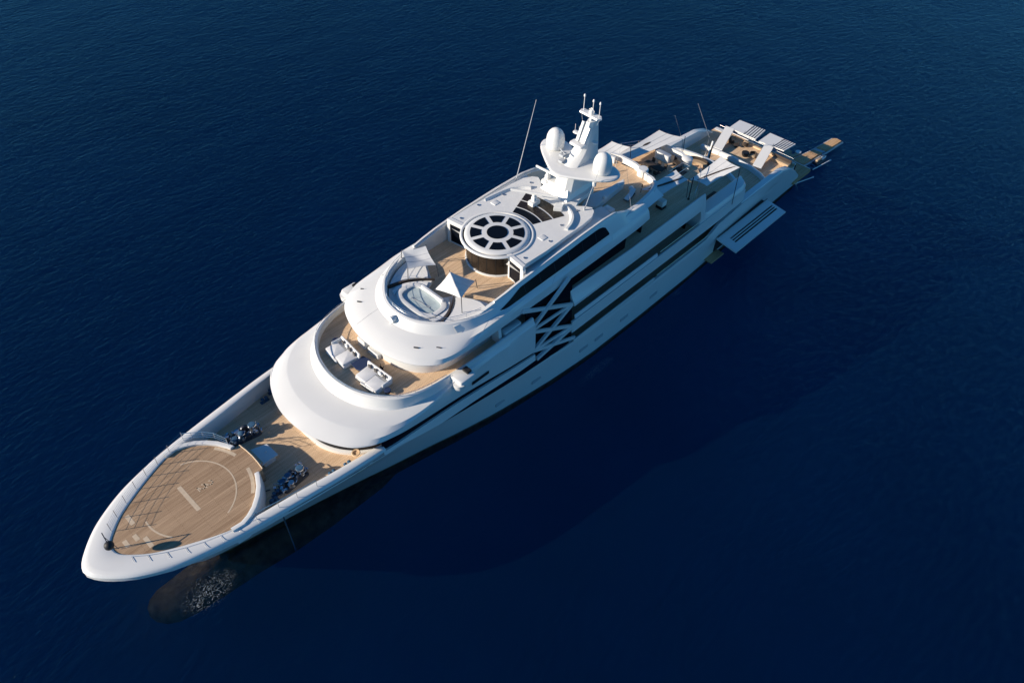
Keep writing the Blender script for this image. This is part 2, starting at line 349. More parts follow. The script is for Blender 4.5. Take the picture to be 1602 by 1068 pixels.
# white curb round the rear of the helideck with its curved wall
mb = MB()
for sg in (1, -1):
    edge = [(103.9, 5.5), (102.9, 5.62), (102.1, 5.37), (101.3, 4.92), (100.5, 4.22), (99.8, 3.37), (99.25, 2.37), (99.12, 2.04)]
    nrm = [(0, 1), (-.25, .97), (-.5, .87), (-.62, .78), (-.72, .7), (-.8, .6), (-.9, .4), (-.98, .15)]
    rings = []
    for (x, y), (a, b) in zip(edge, nrm):
        rings.append([(x, sg * y, 10.5), (x, sg * y, 10.85), (x + a * .12, sg * (y + b * .12), 10.9), (x + a * .42, sg * (y + b * .42), 10.88), (x + a * .5, sg * (y + b * .5), 10.75), (x + a * .55, sg * (y + b * .55), 8.8)])
    mb.loft(rings)
    mb.add(rings[-1], [tuple(range(6))])
mb.build('helideck_curb', WHITE, Y, smooth=40, split=2)
mb = MB()
for i in range(3): mb.box((97.95 - .32 * i + .1, -0.35, 10.3 - .45 * i), (.34, 2.4, .09))
mb.build('steps', TEAK, Y)
mb = MB(); mb.tube([(98.2, 1.95, 10.66), (98.1, 1.0, 10.66), (98.05, 0, 10.66), (98.1, -1, 10.66), (98.2, -1.95, 10.66)], .055, 6)
mb.build('deck_edge_trim', LINE, Y)
# helideck markings (circle, bar, dashes, number)
def arc(mb, cx, cy, r, a0, a1, wd, z, n=24):
    for k in range(n):
        t0 = math.radians(a0 + (a1 - a0) * k / n); t1 = math.radians(a0 + (a1 - a0) * (k + 1) / n)
        mb.add([(cx + (r - wd / 2) * math.cos(t0), cy + (r - wd / 2) * math.sin(t0), z), (cx + (r + wd / 2) * math.cos(t0), cy + (r + wd / 2) * math.sin(t0), z), (cx + (r + wd / 2) * math.cos(t1), cy + (r + wd / 2) * math.sin(t1), z), (cx + (r - wd / 2) * math.cos(t1), cy + (r - wd / 2) * math.sin(t1), z)], [(0, 1, 2, 3)])
mb = MB(); ZM = 10.628
cxh, cyh = 104.7, 0
def stroke(mb, pts, wd, z):
    for (x0, y0), (x1, y1) in zip(pts[:-1], pts[1:]):
        d = Vector((x1 - x0, y1 - y0)).normalized() * wd / 2; nx, ny = -d.y, d.x
        mb.add([(x0 - d.x + nx, y0 - d.y + ny, z), (x1 + d.x + nx, y1 + d.y + ny, z), (x1 + d.x - nx, y1 + d.y - ny, z), (x0 - d.x - nx, y0 - d.y - ny, z)], [(0, 1, 2, 3)])
for nm, r, a0, a1, wd in (('helideck_circle', 4.12, 112, 252, .13), ('helideck_circle', 4.12, -8, 38, .16), ('edge_dash', 5.62, 140, 171, .34), ('edge_dash', 5.68, 192, 216, .34)):
    mb = MB(); arc(mb, cxh, cyh, r, a0, a1, wd, ZM, 30); mb.build(nm, LINE, hdk, smooth=0)
mb = MB()
for (mx, y0, y1, h) in ((104.82, -1.78, 1.72, .2), (109.7, -2.35, -1.1, .2), (111.1, -.15, .65, .2), (110.2, -.08, .68, .2), (109.65, .8, 2.12, .2)): mb.add([(mx - h, y0, ZM), (mx + h, y0, ZM), (mx + h, y1, ZM), (mx - h, y1, ZM)], [(0, 1, 2, 3)])
mb.build('landing_bar', LINE, hdk, smooth=0, split=1)
mb = MB()
def digit(segs, ox, oy): stroke(mb, [(ox + a, oy + b) for a, b in segs], .14, ZM + .001)
TWO = [(.0, 0), (-.18, .12), (-.18, .38), (0, .5), (.22, .42), (.5, .0), (.5, .5)]
stroke(mb, [(103.2 + a, -.5 + b) for a, b in TWO], .11, ZM); stroke(mb, [(102.5 + a, -.42 + b) for a, b in TWO], .11, ZM)
mb.build('helideck_number', LINE, hdk, smooth=0, split=6)

# ---- house front below the visor
wf = [(92.35, 0), (92.25, 2.3), (91.6, 4.1), (90.5, 5.6), (89.2, 6.6), (87.5, 7.3), (85.5, 7.8)]
mb = MB(); mb.loft([full(wf, 40, 8.8), full(wf, 40, 9.15), full([(x - .2, y * .98) for x, y in wf], 40, 9.27), full([(x - .5, y * .97) for x, y in wf], 40, 9.28)])
mb.build('forward_bulkhead', WHITE, Y, smooth=40)
mb = MB(); mb.loft([full([(x - .28, y * .985) for x, y in wf], 40, 9.2), full([(x - .2, y * 1.03) for x, y in wf], 40, 11.7)])
fw = mb.build('forward_window', GLASS, Y, smooth=60)
# ---- visor and sofa deck bulwark
V = dict(
 u=[(92.6, 0, 11.6), (92.4, 2, 11.62), (91.8, 4, 11.68), (90.9, 5.8, 11.75), (89.8, 6.9, 11.75), (88.4, 7.6, 11.6), (86.5, 8.0, 11.3), (84, 8.3, 11.0), (78, 8.5, 10.5), (72, 8.6, 9.55), (67.5, 8.65, 8.95)],
 e=[(93.35, 0, 11.6), (93.2, 2, 11.62), (92.6, 4, 11.68), (91.7, 5.8, 11.75), (90.6, 7.1, 11.75), (89.0, 8.0, 11.62), (86.8, 8.45, 11.35), (84, 8.62, 11.1), (78, 8.72, 10.55), (72, 8.8, 9.6), (67.5, 8.82, 8.95)],
 e2=[(93.45, 0, 11.7), (93.3, 2, 11.75), (92.7, 4, 11.75), (91.8, 5.8, 11.7), (90.7, 7.1, 11.65), (89.05, 8.05, 11.6), (86.8, 8.5, 11.5), (84, 8.68, 11.4), (78, 8.76, 11.0), (72, 8.82, 10.6), (67.5, 8.84, 10.2)],
 c1=[(92.75, 0, 12.02), (92.5, 2.05, 12.02), (91.95, 4.0, 12.02), (91.1, 5.75, 12.0), (89.95, 7.0, 12.0), (88.5, 7.95, 12.05), (86.5, 8.45, 12.12), (84, 8.66, 12.25), (78, 8.72, 12.8), (72, 8.78, 13.0), (67.5, 8.78, 11.5)],
 c2=[(91.45, 0, 12.38), (91.25, 2.1, 12.38), (90.7, 4.0, 12.38), (89.85, 5.6, 12.38), (88.7, 6.8, 12.38), (87.4, 7.7, 12.4), (85.7, 8.25, 12.42), (83.2, 8.55, 12.55), (78, 8.62, 13.15), (72, 8.66, 13.2), (67.5, 8.66, 13.2)],
 c3=[(91.3, 0, 12.41), (91.1, 2.08, 12.41), (90.55, 3.95, 12.41), (89.7, 5.5, 12.41), (88.55, 6.7, 12.41), (87.2, 7.58, 12.43), (85.5, 8.12, 12.46), (83, 8.45, 12.6), (78, 8.55, 13.25), (72, 8.6, 13.3), (67.5, 8.6, 13.3)],
 r0=[(88.65, 0, 12.55), (88.3, 2.5, 12.55), (87.5, 4.5, 12.55), (86.3, 6.1, 12.58), (84.8, 7.15, 12.6), (83.0, 7.75, 12.7), (81, 8.15, 12.9), (78.5, 8.4, 13.3), (75, 8.48, 13.4), (72, 8.5, 13.4), (67.5, 8.5, 13.4)],
 r1=[(88.42, 0, 12.75), (88.07, 2.5, 12.75), (87.27, 4.5, 12.75), (86.07, 6.1, 12.8), (84.6, 7.15, 13.0), (82.8, 7.82, 13.05), (80.8, 8.12, 13.2), (78.3, 8.3, 13.35), (75, 8.4, 13.5), (72, 8.45, 13.55), (67.5, 8.45, 13.55)],
 r2=[(88.15, 0, 13.75), (87.85, 2.4, 13.75), (87.05, 4.4, 13.75), (85.8, 6.05, 13.75), (84.3, 7.1, 13.75), (82.4, 7.7, 13.75), (80.4, 8.0, 13.78), (78, 8.15, 13.8), (75, 8.3, 13.85), (72, 8.35, 13.85), (67.5, 8.35, 13.85)],
 r3=[(87.95, 0, 13.87), (87.65, 2.35, 13.87), (86.85, 4.3, 13.87), (85.65, 5.93, 13.87), (84.15, 6.97, 13.87), (82.3, 7.57, 13.87), (80.3, 7.87, 13.88), (78, 8.02, 13.88), (75, 8.17, 13.9), (72, 8.22, 13.9), (67.5, 8.22, 13.9)],
 r4=[(87.65, 0, 13.8), (87.35, 2.25, 13.8), (86.6, 4.2, 13.8), (85.4, 5.8, 13.8), (83.95, 6.82, 13.8), (82.2, 7.42, 13.8), (80.2, 7.72, 13.82), (78, 7.87, 13.82), (75, 8.0, 13.85), (72, 8.05, 13.85), (67.5, 8.05, 13.85)],
 r5=[(87.55, 0, 12.9), (87.25, 2.25, 12.9), (86.5, 4.2, 12.9), (85.3, 5.8, 12.9), (83.85, 6.8, 12.9), (82.1, 7.4, 12.9), (80.1, 7.7, 12.9), (78, 7.85, 12.9), (75, 7.95, 12.9), (72, 8.0, 12.9), (67.5, 8.0, 12.9)])
mb = MB(); mb.loft([full(V[k], 70) for k in ('u', 'e', 'e2', 'c1', 'c2', 'c3', 'r0', 'r1', 'r2', 'r3', 'r4', 'r5')])
mb.build('visor_roof', WHITE, Y, smooth=18)
# sofa deck floor, one sheet to the aft side decks
sdk = [tuple(p[:2]) for p in smooth_curve([(a, b) for a, b, c in V['r5'][:10]], 40)]
sd_out = [(x, y) for x, y in sdk] + [(60, 7.9), (49.5, 7.8), (36, 7.6), (34.2, 6.8), (31.5, 5.4), (29.8, 3.6), (29.2, 0)]
MB().prism([(x, y) for x, y in sd_out] + [(x, -y) for x, y in sd_out[::-1] if y > 0], 12.5, 13.0).build('bridge_deck', TEAK, Y, smooth=0)
# ---- wheelhouse wall, windows, brow
bh = [(82.3, 0), (82.1, 2.4), (81.4, 4.3), (80.3, 5.6), (78.9, 6.3), (77, 6.6), (72, 6.7), (66, 6.7), (50, 6.6)]
mb = MB(); mb.loft([full(bh, 60, 13.0), full(bh, 60, 13.95), full([(x - .15, y - .1 if y > .2 else y) for x, y in bh], 60, 14.05), full([(x - .5, y - .25 if y > .2 else y) for x, y in bh], 60, 14.06)])
mb.build('bridge_house', WHITE, Y, smooth=35)
mb = MB(); mb.loft([full([(x - .45, y - .22 if y > .2 else y) for x, y in bh], 60, 13.9), full([(x - .1, y - .1 if y > .2 else y) for x, y in bh], 60, 15.35)])
mb.build('wheelhouse_window', GLASS, Y, smooth=50)
mb = MB(); mb.rbox((82.35, -2.0, 13.55), (.9, 1.3, 1.1), .2); mb.rbox((82.45, -.2, 13.3), (.6, 1.8, .6), .2)
mb.build('door_housing', WHITE, Y, smooth=40, split=1)
B = dict(
 u=[(82.6, 0, 15.15), (82.4, 2.6, 15.15), (81.5, 5.0, 15.15), (80.4, 6.4, 15.15), (79.2, 7.0, 15.15), (77, 7.3, 15.1), (72, 7.5, 15.1), (62, 7.5, 15.1), (50, 7.3, 15.1), (46, 7.1, 15.1)],
 e=[(83.25, 0, 15.2), (83.0, 2.6, 15.2), (82.1, 5.1, 15.2), (80.9, 6.6, 15.2), (79.6, 7.35, 15.18), (77.3, 7.7, 15.15), (72, 7.85, 15.15), (62, 7.85, 15.15), (50, 7.65, 15.15), (46, 7.4, 15.15)],
 e2=[(83.3, 0, 15.38), (83.05, 2.6, 15.38), (82.15, 5.1, 15.38), (80.95, 6.62, 15.38), (79.6, 7.4, 15.36), (77.3, 7.74, 15.35), (72, 7.87, 15.35), (62, 7.87, 15.35), (50, 7.65, 15.35), (46, 7.4, 15.35)],
 c1=[(82.8, 0, 15.72), (82.55, 2.5, 15.72), (81.7, 4.9, 15.72), (80.5, 6.4, 15.72), (79.3, 7.3, 15.74), (77.0, 7.66, 15.8), (72, 7.8, 16.05), (62, 7.7, 16.2), (50, 7.4, 16.1), (46, 7.2, 16.1)],
 c2=[(81.2, 0, 16.1), (80.95, 2.3, 16.1), (80.2, 4.3, 16.1), (79.0, 5.8, 16.1), (77.8, 6.8, 16.1), (75.8, 7.35, 16.17), (72, 7.62, 16.42), (62, 7.3, 16.6), (50, 7.0, 16.6), (46, 6.9, 16.5)],
 r0=[(80.2, 0, 16.3), (79.95, 1.9, 16.3), (79.2, 3.6, 16.3), (77.9, 5.1, 16.3), (76.2, 6.2, 16.32), (74.2, 6.85, 16.35), (71, 7.15, 16.6), (62, 7.15, 16.8), (50, 6.85, 16.8), (46, 6.7, 16.6)],
 r1=[(79.95, 0, 16.5), (79.7, 1.9, 16.5), (78.95, 3.5, 16.5), (77.6, 5.0, 16.5), (76.0, 6.05, 16.5), (74.0, 6.7, 16.55), (71, 7.0, 16.75), (62, 7.05, 16.9), (50, 6.8, 16.9), (46, 6.6, 16.7)],
 r2=[(79.45, 0, 17.1), (79.2, 1.8, 17.1), (78.4, 3.35, 17.1), (77.1, 4.8, 17.1), (75.4, 5.8, 17.1), (73.5, 6.4, 17.1), (71, 6.7, 17.15), (62, 6.8, 17.2), (50, 6.6, 17.2), (46, 6.4, 16.9)],
 r3=[(79.2, 0, 17.15), (78.95, 1.75, 17.15), (78.15, 3.25, 17.15), (76.85, 4.65, 17.15), (75.2, 5.62, 17.15), (73.3, 6.2, 17.15), (71, 6.48, 17.2), (62, 6.6, 17.2), (50, 6.4, 17.2), (46, 6.2, 16.9)],
 r4=[(78.95, 0, 17.05), (78.7, 1.7, 17.05), (77.95, 3.15, 17.05), (76.7, 4.5, 17.05), (75.05, 5.48, 17.05), (73.2, 6.05, 17.05), (71, 6.3, 17.1), (62, 6.4, 17.1), (50, 6.2, 17.1), (46, 6.0, 16.8)],
 r5=[(78.85, 0, 15.8), (78.6, 1.7, 15.8), (77.85, 3.15, 15.8), (76.6, 4.5, 15.8), (74.95, 5.45, 15.8), (73.1, 6.0, 15.8), (71, 6.2, 15.8), (62, 6.3, 15.8), (50, 6.1, 15.8), (46, 5.9, 15.8)])
mb = MB(); mb.loft([full(B[k], 80) for k in ('u', 'e', 'e2', 'c1', 'c2', 'r0', 'r1', 'r2', 'r3', 'r4', 'r5')])
mb.build('brow_roof', WHITE, Y, smooth=24)
sun_half = [tuple(p[:2]) for p in smooth_curve([(a, b) for a, b, c in B['r5']], 50)]
sun_half += [(42, 5.0), (40.4, 3.6), (40.0, 0)]
MB().prism(sun_half + [(x, -y) for x, y in sun_half[::-1] if y > 0.01], 15.1, 15.9).build('sun_deck', TEAK, Y, smooth=0)

# ---- sun deck: pool block, sun pads, dark curved gaps
padh = [(78.8, 0), (78.55, 1.65), (77.8, 3.1), (76.55, 4.45), (74.9, 5.4), (73.1, 5.9), (71.6, 5.9), (71.2, 5.2), (71.6, 4.0), (72.3, 2.8), (72.9, 1.7), (74.2, 1.05), (74.3, 0)]
ph = [tuple(p) for p in smooth_curve(padh[:6], 24)] + [tuple(p) for p in smooth_curve(padh[5:11], 16, False)][1:] + padh[11:]
ph[0] = (78.8, 0)
MB().prism(ph + [(x, -y) for x, y in ph[::-1] if y > 0.01], 15.9, 16.32).build('sun_pad_base', WDECK, Y, smooth=0)
for sg in (1, -1):
    mb = MB(); inn = smooth_curve([(76.9, 4.05), (75.4, 3.75), (74.0, 3.0), (73.1, 2.1)], 14, False)
    out = smooth_curve([(76.3, 4.5), (74.8, 5.3), (73.1, 5.72), (71.9, 5.6)], 14, False)
    ov = [tuple(p) for p in inn] + [(72.6, 2.7), (72.0, 3.7), (71.75, 4.6)] + [tuple(p) for p in out[::-1]]
    mb.prism([(x, sg * y) for x, y in ov], 16.32, 16.6)
    mb.build('sun_pad', CUSH, Y, smooth=40, bevel=.06)
    mb = MB(); c = smooth_curve([(77.2, 4.15), (76.4, 3.98), (75.2, 3.5), (74.0, 2.7), (73.0, 1.75)], 16, False)
    mb.loft([[(p[0], sg * (p[1] + .0), 16.33), (p[0], sg * (p[1]), 16.66), (p[0] - .26, sg * (p[1] - .3), 16.66), (p[0] - .26, sg * (p[1] - .3), 16.33)] for p in c], True, True)
    mb.build('pad_backrest', BROWN, Y, smooth=40)
    # inner pad strip beside the pool
    mb = MB(); ov = [tuple(p) for p in smooth_curve([(77.2, 3.3), (76.2, 3.5), (75.0, 3.1), (74.0, 2.35)], 10, False)] + [(73.5, 1.6), (74.1, 1.2), (74.6, 2.2), (75.6, 2.9), (76.8, 2.9), (77.4, 2.6)]
    mb.prism([(x, sg * y) for x, y in ov], 16.32, 16.52); mb.build('sun_pad', CUSH, Y, smooth=40, bevel=.05)
# pool
def ov(cx, cy, hx, hy, n=36, p=3.2):
    o = []
    for k in range(n):
        a = 2 * math.pi * k / n; c, s_ = math.cos(a), math.sin(a)
        o.append((cx + hx * abs(c) ** (2 / p) * (1 if c > 0 else -1), cy + hy * abs(s_) ** (2 / p) * (1 if s_ > 0 else -1)))
    return o
mb = MB(); A = ov(75.95, 0.0, 1.75, 2.85); Bo = ov(75.95, 0, 1.55, 2.62); Cc = ov(75.95, 0, 1.28, 2.32)
mb.loft([[(x, y, 16.32) for x, y in A], [(x, y, 16.62) for x, y in A], [(x, y, 16.66) for x, y in Bo], [(x, y, 16.62) for x, y in Cc], [(x, y, 16.1) for x, y in Cc]], True)
pr = mb.build('pool_coping', WHITE, Y, smooth=40)
MB().add([(x, y, 16.42) for x, y in Cc], [tuple(range(36))]).build('pool_water', POOLW, Y, smooth=0)
mb = MB(); mb.rbox((74.55, 0.2, 16.74), (.34, 3.4, .28), .15); mb.build('pool_headrest', CUSH, Y, smooth=50)
mb = MB(); mb.box((76.2, .1, 16.45), (.1, 2.6, .03), .15); mb.build('pool_rail', GREYP, Y)
# rails round the sun pads
def rail(name, pts, h=1.0, step=1, r=.02, mt=STEEL, mid=(.5,), parent=Y):
    mb = MB(); top = [(p[0], p[1], p[2] + h) for p in pts]; mb.tube(top, r * 1.3, 6)
    for mfr in mid: mb.tube([(p[0], p[1], p[2] + h * mfr) for p in pts], r * .7, 5)
    for p in pts[::step]: mb.tube([p, (p[0], p[1], p[2] + h)], r, 5)
    return mb.build(name, mt, parent)
rp = [(p[0], p[1], 17.15) for p in smooth_curve([(79.1, 0), (78.85, 1.75), (78.05, 3.25), (76.8, 4.6), (75.1, 5.55), (73.2, 6.1)], 12)]
rail('sun_deck_rail', [(x, -y, z) for x, y, z in rp[::-1][:-1]] + rp, .55, 2, .018)
# faint joints in the brow and the visor
mb = MB()
for k in (12, 22, 33, 47, 58, 68):
    for keys, nn in ((('c2', 'r0'), 80),):
        a, b, c = (full(B[q], 80)[k * 2 + 8] for q in ('c1', 'c2', 'r0')); mb.tube([(p[0], p[1], p[2] + .004) for p in (a, b, c)], .014, 4)
mb.build('brow_joint', GREYP, Y, split=1)
# search light and small fittings on the brow
mb = MB(); mb.lathe((80.2, .2, 16.1), [(.28, 0), (.28, .15), (.12, .2), (.12, .4)], 14); mb.lathe((80.0, .2, 16.75), [(.32, -.3), (.36, -.1), (.36, .3), (.1, .32)], 16, 'x'); mb.build('searchlight', WHITE, Y, smooth=50)
mb = MB()
for x, y in ((80.6, 4.4), (80.4, -4.8), (79.0, 6.0), (78.9, -6.1)): mb.box((x, y, 16.05), (.12, .5, .1), .6); mb.tube([(x, y, 16.05), (x + .1, y + .1, 16.3)], .02)
mb.build('deck_light', DSTEEL, Y, split=2)

# ---- sky lounge drum, disc, roof
CX = 64.7
mb = MB(); mb.lathe((CX, 0, 15.9), [(3.42, .12), (3.42, 2.95)], 64); g = mb.build('lounge_glass', BGLASS, Y, smooth=40)
mb = MB()
for k in range(-5, 6):
    a = math.radians(k * 17 + 8); mb.box((CX + 3.43 * math.cos(a), 3.43 * math.sin(a), 17.4), (.03, .05, 2.8), a)
mb.build('mullion', BLACK, g)
mb = MB(); mb.lathe((CX, 0, 15.9), [(3.58, 0), (3.58, .14), (3.5, .18), (3.3, .18)], 64); mb.build('lounge_sill', WHITE, Y, smooth=40)
mb = MB(); mb.lathe((CX, 0, 0), [(3.3, 18.7), (3.62, 18.72), (3.68, 18.85), (3.62, 19.12), (3.45, 19.24), (3.2, 19.27), (.05, 19.3)], 72); disc = mb.build('round_skylight', WHITE, Y, smooth=40)
mb = MB(); mb.lathe((CX, 0, 0), [(0.02, 19.34), (1.15, 19.34), (1.15, 19.25)][::-1], 48); mb.build('skylight_pane', GLASS, disc, smooth=30)
for k in range(8):
    a0, a1 = 45 * k + 0 - 22.5, 45 * k + 22.5; n = 12; mb = MB(); ring = []
    ctr = math.radians(45 * k + 0)
    gi, go = .26 / 1.78, .26 / 3.0
    # pane sector with parallel spokes
    pin = [math.radians(a0) + gi + (math.radians(45) - 2 * gi) * i / n for i in range(n + 1)]; pout = [math.radians(a0) + go + (math.radians(45) - 2 * go) * i / n for i in range(n + 1)]
    ps = [(CX + 1.78 * math.cos(a), 1.78 * math.sin(a)) for a in pin] + [(CX + 3.0 * math.cos(a), 3.0 * math.sin(a)) for a in pout[::-1]]
    mb.prism(ps, 19.24, [19.315] * (n + 1) + [19.3] * (n + 1)); mb.build('skylight_pane', GLASS, disc, smooth=0)
# roof slab with a round notch for the disc collar
def Ecurve(x): return (tab([(76.5, 5.6), (75, 6.0), (73.6, 6.3), (70, 6.55), (66, 6.6), (60, 6.6), (54, 6.5), (50, 6.3), (46, 6.0), (43.5, 5.6), (42.2, 5.2)], x), tab([(76.5, 16.9), (75, 17.0), (73.6, 17.15), (70, 17.7), (68, 18.0), (64, 18.35), (58, 18.65), (54, 18.7), (52, 18.45), (50.5, 17.9), (49, 17.2), (47.5, 16.95), (42.2, 16.85)], x))
# side arches: outer wall from arch edge down to the fascia, with thickness and inner face
for sg in (1, -1):
    rings = []
    for x in rng(76.5, 42.2, 70):
        ye, ze = Ecurve(x); inn = .4
        yb = tab([(76.5, 6.1), (73, 7.0), (70, 7.3), (62, 7.35), (50, 7.1), (46, 6.9), (43, 6.5)], x); zb_ = tab([(76.5, 16.4), (72, 16.4), (62, 16.65), (46, 16.5), (43, 16.2)], x)
        zb_ = min(zb_, ze - .15)
        rings.append([(x, sg * yb, zb_), (x, sg * (ye + .06), ze - .12), (x, sg * (ye - .04), ze), (x, sg * (ye - inn), ze + .0), (x, sg * (ye - inn - .08), ze - .1), (x, sg * (ye - inn - .1), 15.9)])
    MB().loft(rings, False).build('roof_arch', WHITE, Y, smooth=35)
    # gutter line on the arch
    MB().loft([[(x, sg * (Ecurve(x)[0] - .3), Ecurve(x)[1]), (x, sg * (Ecurve(x)[0] - .28), Ecurve(x)[1] + .16), (x, sg * (Ecurve(x)[0] - .08), Ecurve(x)[1] + .16), (x, sg * (Ecurve(x)[0] - .04), Ecurve(x)[1] - .02)] for x in rng(71.5, 51.5, 40)], True, True).build('arch_rail', WHITE, Y, smooth=20)
    # large side window
    def wp(x, f):
        ye, ze = Ecurve(x); yb = tab([(73, 7.0), (70, 7.3), (62, 7.35), (50, 7.1), (46, 6.9)], x); zb_ = tab([(72, 16.4), (62, 16.65), (46, 16.5)], x)
        y = yb + (ye + .06 - yb) * f; z = zb_ + (ze - .12 - zb_) * f
        return (x, sg * (y + .035), z + .02)
    xs = rng(71.8, 53.6, 40); top, bot = [], []
    for x in xs:
        t = (71.8 - x) / (71.8 - 53.6); ft = min(.86, .22 + t * 3.2); fb = .14
        if t > .9: q = (t - .9) / .1; ft = .86 - (1 - math.sqrt(max(0, 1 - q * q))) * .62
        top.append(wp(x, ft)); bot.append(wp(x, fb))
    swn = MB().loft([top, bot]).build('side_window', GLASS, Y, smooth=60)
    for k in (9, 14, 19, 24, 29, 34):
        a, b = Vector(top[k]), Vector(bot[k]); e = Vector((0, sg * .012, .008)); MB().tube([a + e, b + e], .022, 4).build('mullion', DSTEEL, swn)
roof = []
rh = [(66.35, 3.5), (66.65, 5.4), (66.5, 5.6), (63, 5.7), (59.5, 5.55), (56.8, 5.5), (54.9, 5.3), (53.9, 4.8), (53.5, 4.2), (53.9, 3.4), (54.6, 2.7), (53.5, 2.2), (50.5, 1.9), (49.5, 1.2), (49.3, 0)]
circ = [(CX + 3.5 * math.cos(a), 3.5 * math.sin(a)) for a in rng(math.radians(60), 0, 8)]
rp_ = [(66.3, 3.4)] + rh[1:]
poly = [(66.3, -3.4)] + [(66.0, 0)] + rp_ + [(x, -y) for x, y in rh[::-1][1:-1]]
MB().prism(poly, 18.45, 19.02).build('lounge_roof', WDECK, Y, smooth=0)
mb = MB(); mb.lathe((CX, 0, 0), [(3.8, 18.95), (3.82, 19.1), (3.95, 19.14), (4.08, 19.1), (4.12, 18.95)], 72); mb.build('skylight_collar', WHITE, Y, smooth=60)
for sg in (1, -1):
    MB().loft([[(x, sg * 3.2, Ecurve(x)[1] - .3), (x, sg * 5.6, Ecurve(x)[1] - .25), (x, sg * (Ecurve(x)[0] - .3), Ecurve(x)[1] - .06)] for x in rng(66.6, 53.6, 24)]).build('roof_gutter', WHITE, Y, smooth=30)
# raised front lintel over glass walls + the walls
for sg in (1, -1):
    mb = MB(); a = (66.28, 3.35); b = (66.62, 5.55)
    mb.prism([(a[0], sg * a[1]), (b[0], sg * b[1]), (b[0] - .12, sg * b[1]), (a[0] - .12, sg * a[1])], 16.0, 18.6); gw = mb.build('lounge_side_glass', GLASS, Y, smooth=0)
    mb = MB()
    mb.prism([(a[0] + .16, sg * (a[1] - .1)), (b[0] + .16, sg * (b[1] + .25)), (b[0] - .3, sg * (b[1] + .25)), (a[0] - .3, sg * (a[1] - .1))], 18.55, 19.08)
    mb.prism([(a[0] + .1, sg * (a[1] - .02)), (a[0] + .13, sg * (a[1] + .2)), (a[0] - .2, sg * (a[1] + .2)), (a[0] - .2, sg * (a[1] - .02))], 15.9, 18.6)
    mb.prism([(a[0] + .06, sg * a[1]), (b[0] + .06, sg * b[1]), (b[0] - .2, sg * b[1]), (a[0] - .2, sg * a[1])], 15.9, 16.05)
    mb.prism([(b[0] + .12, sg * (b[1] - .1)), (b[0] + .14, sg * (b[1] + .3)), (b[0] - .3, sg * (b[1] + .3)), (b[0] - .3, sg * (b[1] - .1))], 15.9, 18.6)
    mb.build('glass_wall_frame', WHITE, Y, smooth=0)
# louvred roof panes behind the disc (annular sector)
mb = MB(); PC = (64.7, 0.0)
for k, (r0, r1) in enumerate(((4.35, 5.35), (5.55, 6.75), (6.95, 8.3))):
    p0 = [(CX + r0 * math.cos(a), r0 * math.sin(a)) for a in rng(math.radians(159), math.radians(201), 14)]; p1 = [(CX + r1 * math.cos(a), r1 * math.sin(a)) for a in rng(math.radians(201), math.radians(159), 14)]
    MB().prism(p0 + p1, 18.95, 19.05).build('roof_pane', BGLASS if k else GLASS, Y, smooth=0)
# low raised curved trim around the aft roof
mb = MB(); mb.loft([[(x, y, 19.0), (x + .1, y, 19.3), (x + .35 * .6, y - .25 * (1 if y > 0 else -1), 19.3), (x + .45 * .6, y - .45 * (1 if y > 0 else -1), 19.0)] for x, y in [(p[0], p[1]) for p in smooth_curve([(55.3, 1.7), (55.7, 3.0), (56.4, 4.0), (57.5, 4.7), (58.6, 5.0)], 12, False)]], True, True)
mb.build('roof_coaming', WHITE, Y, smooth=40)
mb = MB(); mb.loft([[(x, y, 19.0), (x, y, 19.28), (x + .3, y + .2, 19.28), (x + .4, y + .4, 19.0)] for x, y in [(p[0], p[1]) for p in smooth_curve([(55.6, -3.4), (56.4, -4.4), (58, -5.1), (61, -5.5)], 12, False)]], True, True)
mb.build('roof_coaming', WHITE, Y, smooth=40)

mb = MB()
for x, y in ((62.5, -5.2), (59.0, -4.6), (61.5, 4.9), (58.5, 3.9), (65.6, -4.8), (65.5, 4.9), (55.2, 3.4), (55.0, -4.0)): mb.lathe((x, y, 19.02), [(.16, 0), (.16, .08), (.02, .12)], 10)
mb.build('roof_fitting', STEEL, Y, split=1)
mb = MB()
for x, y in ((60.8, -4.2), (61.6, 3.9)): mb.rbox((x, y, 19.05), (.8, .8, .08), .08)
mb.build('roof_hatch', WHITE, Y, split=1)
# ---- mast house, mast, wings, radomes
mb = MB()
mb.loft([[(x, y, 18.9) for x, y in ((55.0, -2.6), (55.0, 1.6), (51.4, 1.6), (48.0, 1.0), (48.0, -1.0), (51.4, -2.6))], [(x, y, 20.0) for x, y in ((54.2, -2.0), (54.2, 1.0), (51.8, 1.0), (49.0, .7), (49.0, -.7), (51.8, -2.0))]], True, True)
mb.build('mast_house', WHITE, Y, smooth=20)
mb = MB()
def msec(z, xf, xa, hw): return [(xf, -hw * .55, z), (xf + .12, 0, z), (xf, hw * .55, z), (xf - .5, hw, z), (xa, hw * .9, z), (xa, -hw * .9, z), (xf - .5, -hw, z)]
mb.loft([msec(19.0, 54.6, 49.2, 1.3), msec(22.6, 53.7, 49.2, 1.15), msec(23.4, 52.3, 49.1, .92), msec(24.2, 51.5, 49.0, .78), msec(26.9, 50.3, 49.0, .45)], True, True)
mast = mb.build('radar_mast', WHITE, Y, smooth=20)
mb = MB()
for y in (-.3, .3): mb.loft([[(52.3, y - .18, 22.6), (52.3, y + .18, 22.6), (51.7, y + .18, 22.6), (51.7, y - .18, 22.6)], [(51.3, y - .18, 24.5), (51.3, y + .18, 24.5), (50.8, y + .18, 24.5), (50.8, y - .18, 24.5)]], True, True)
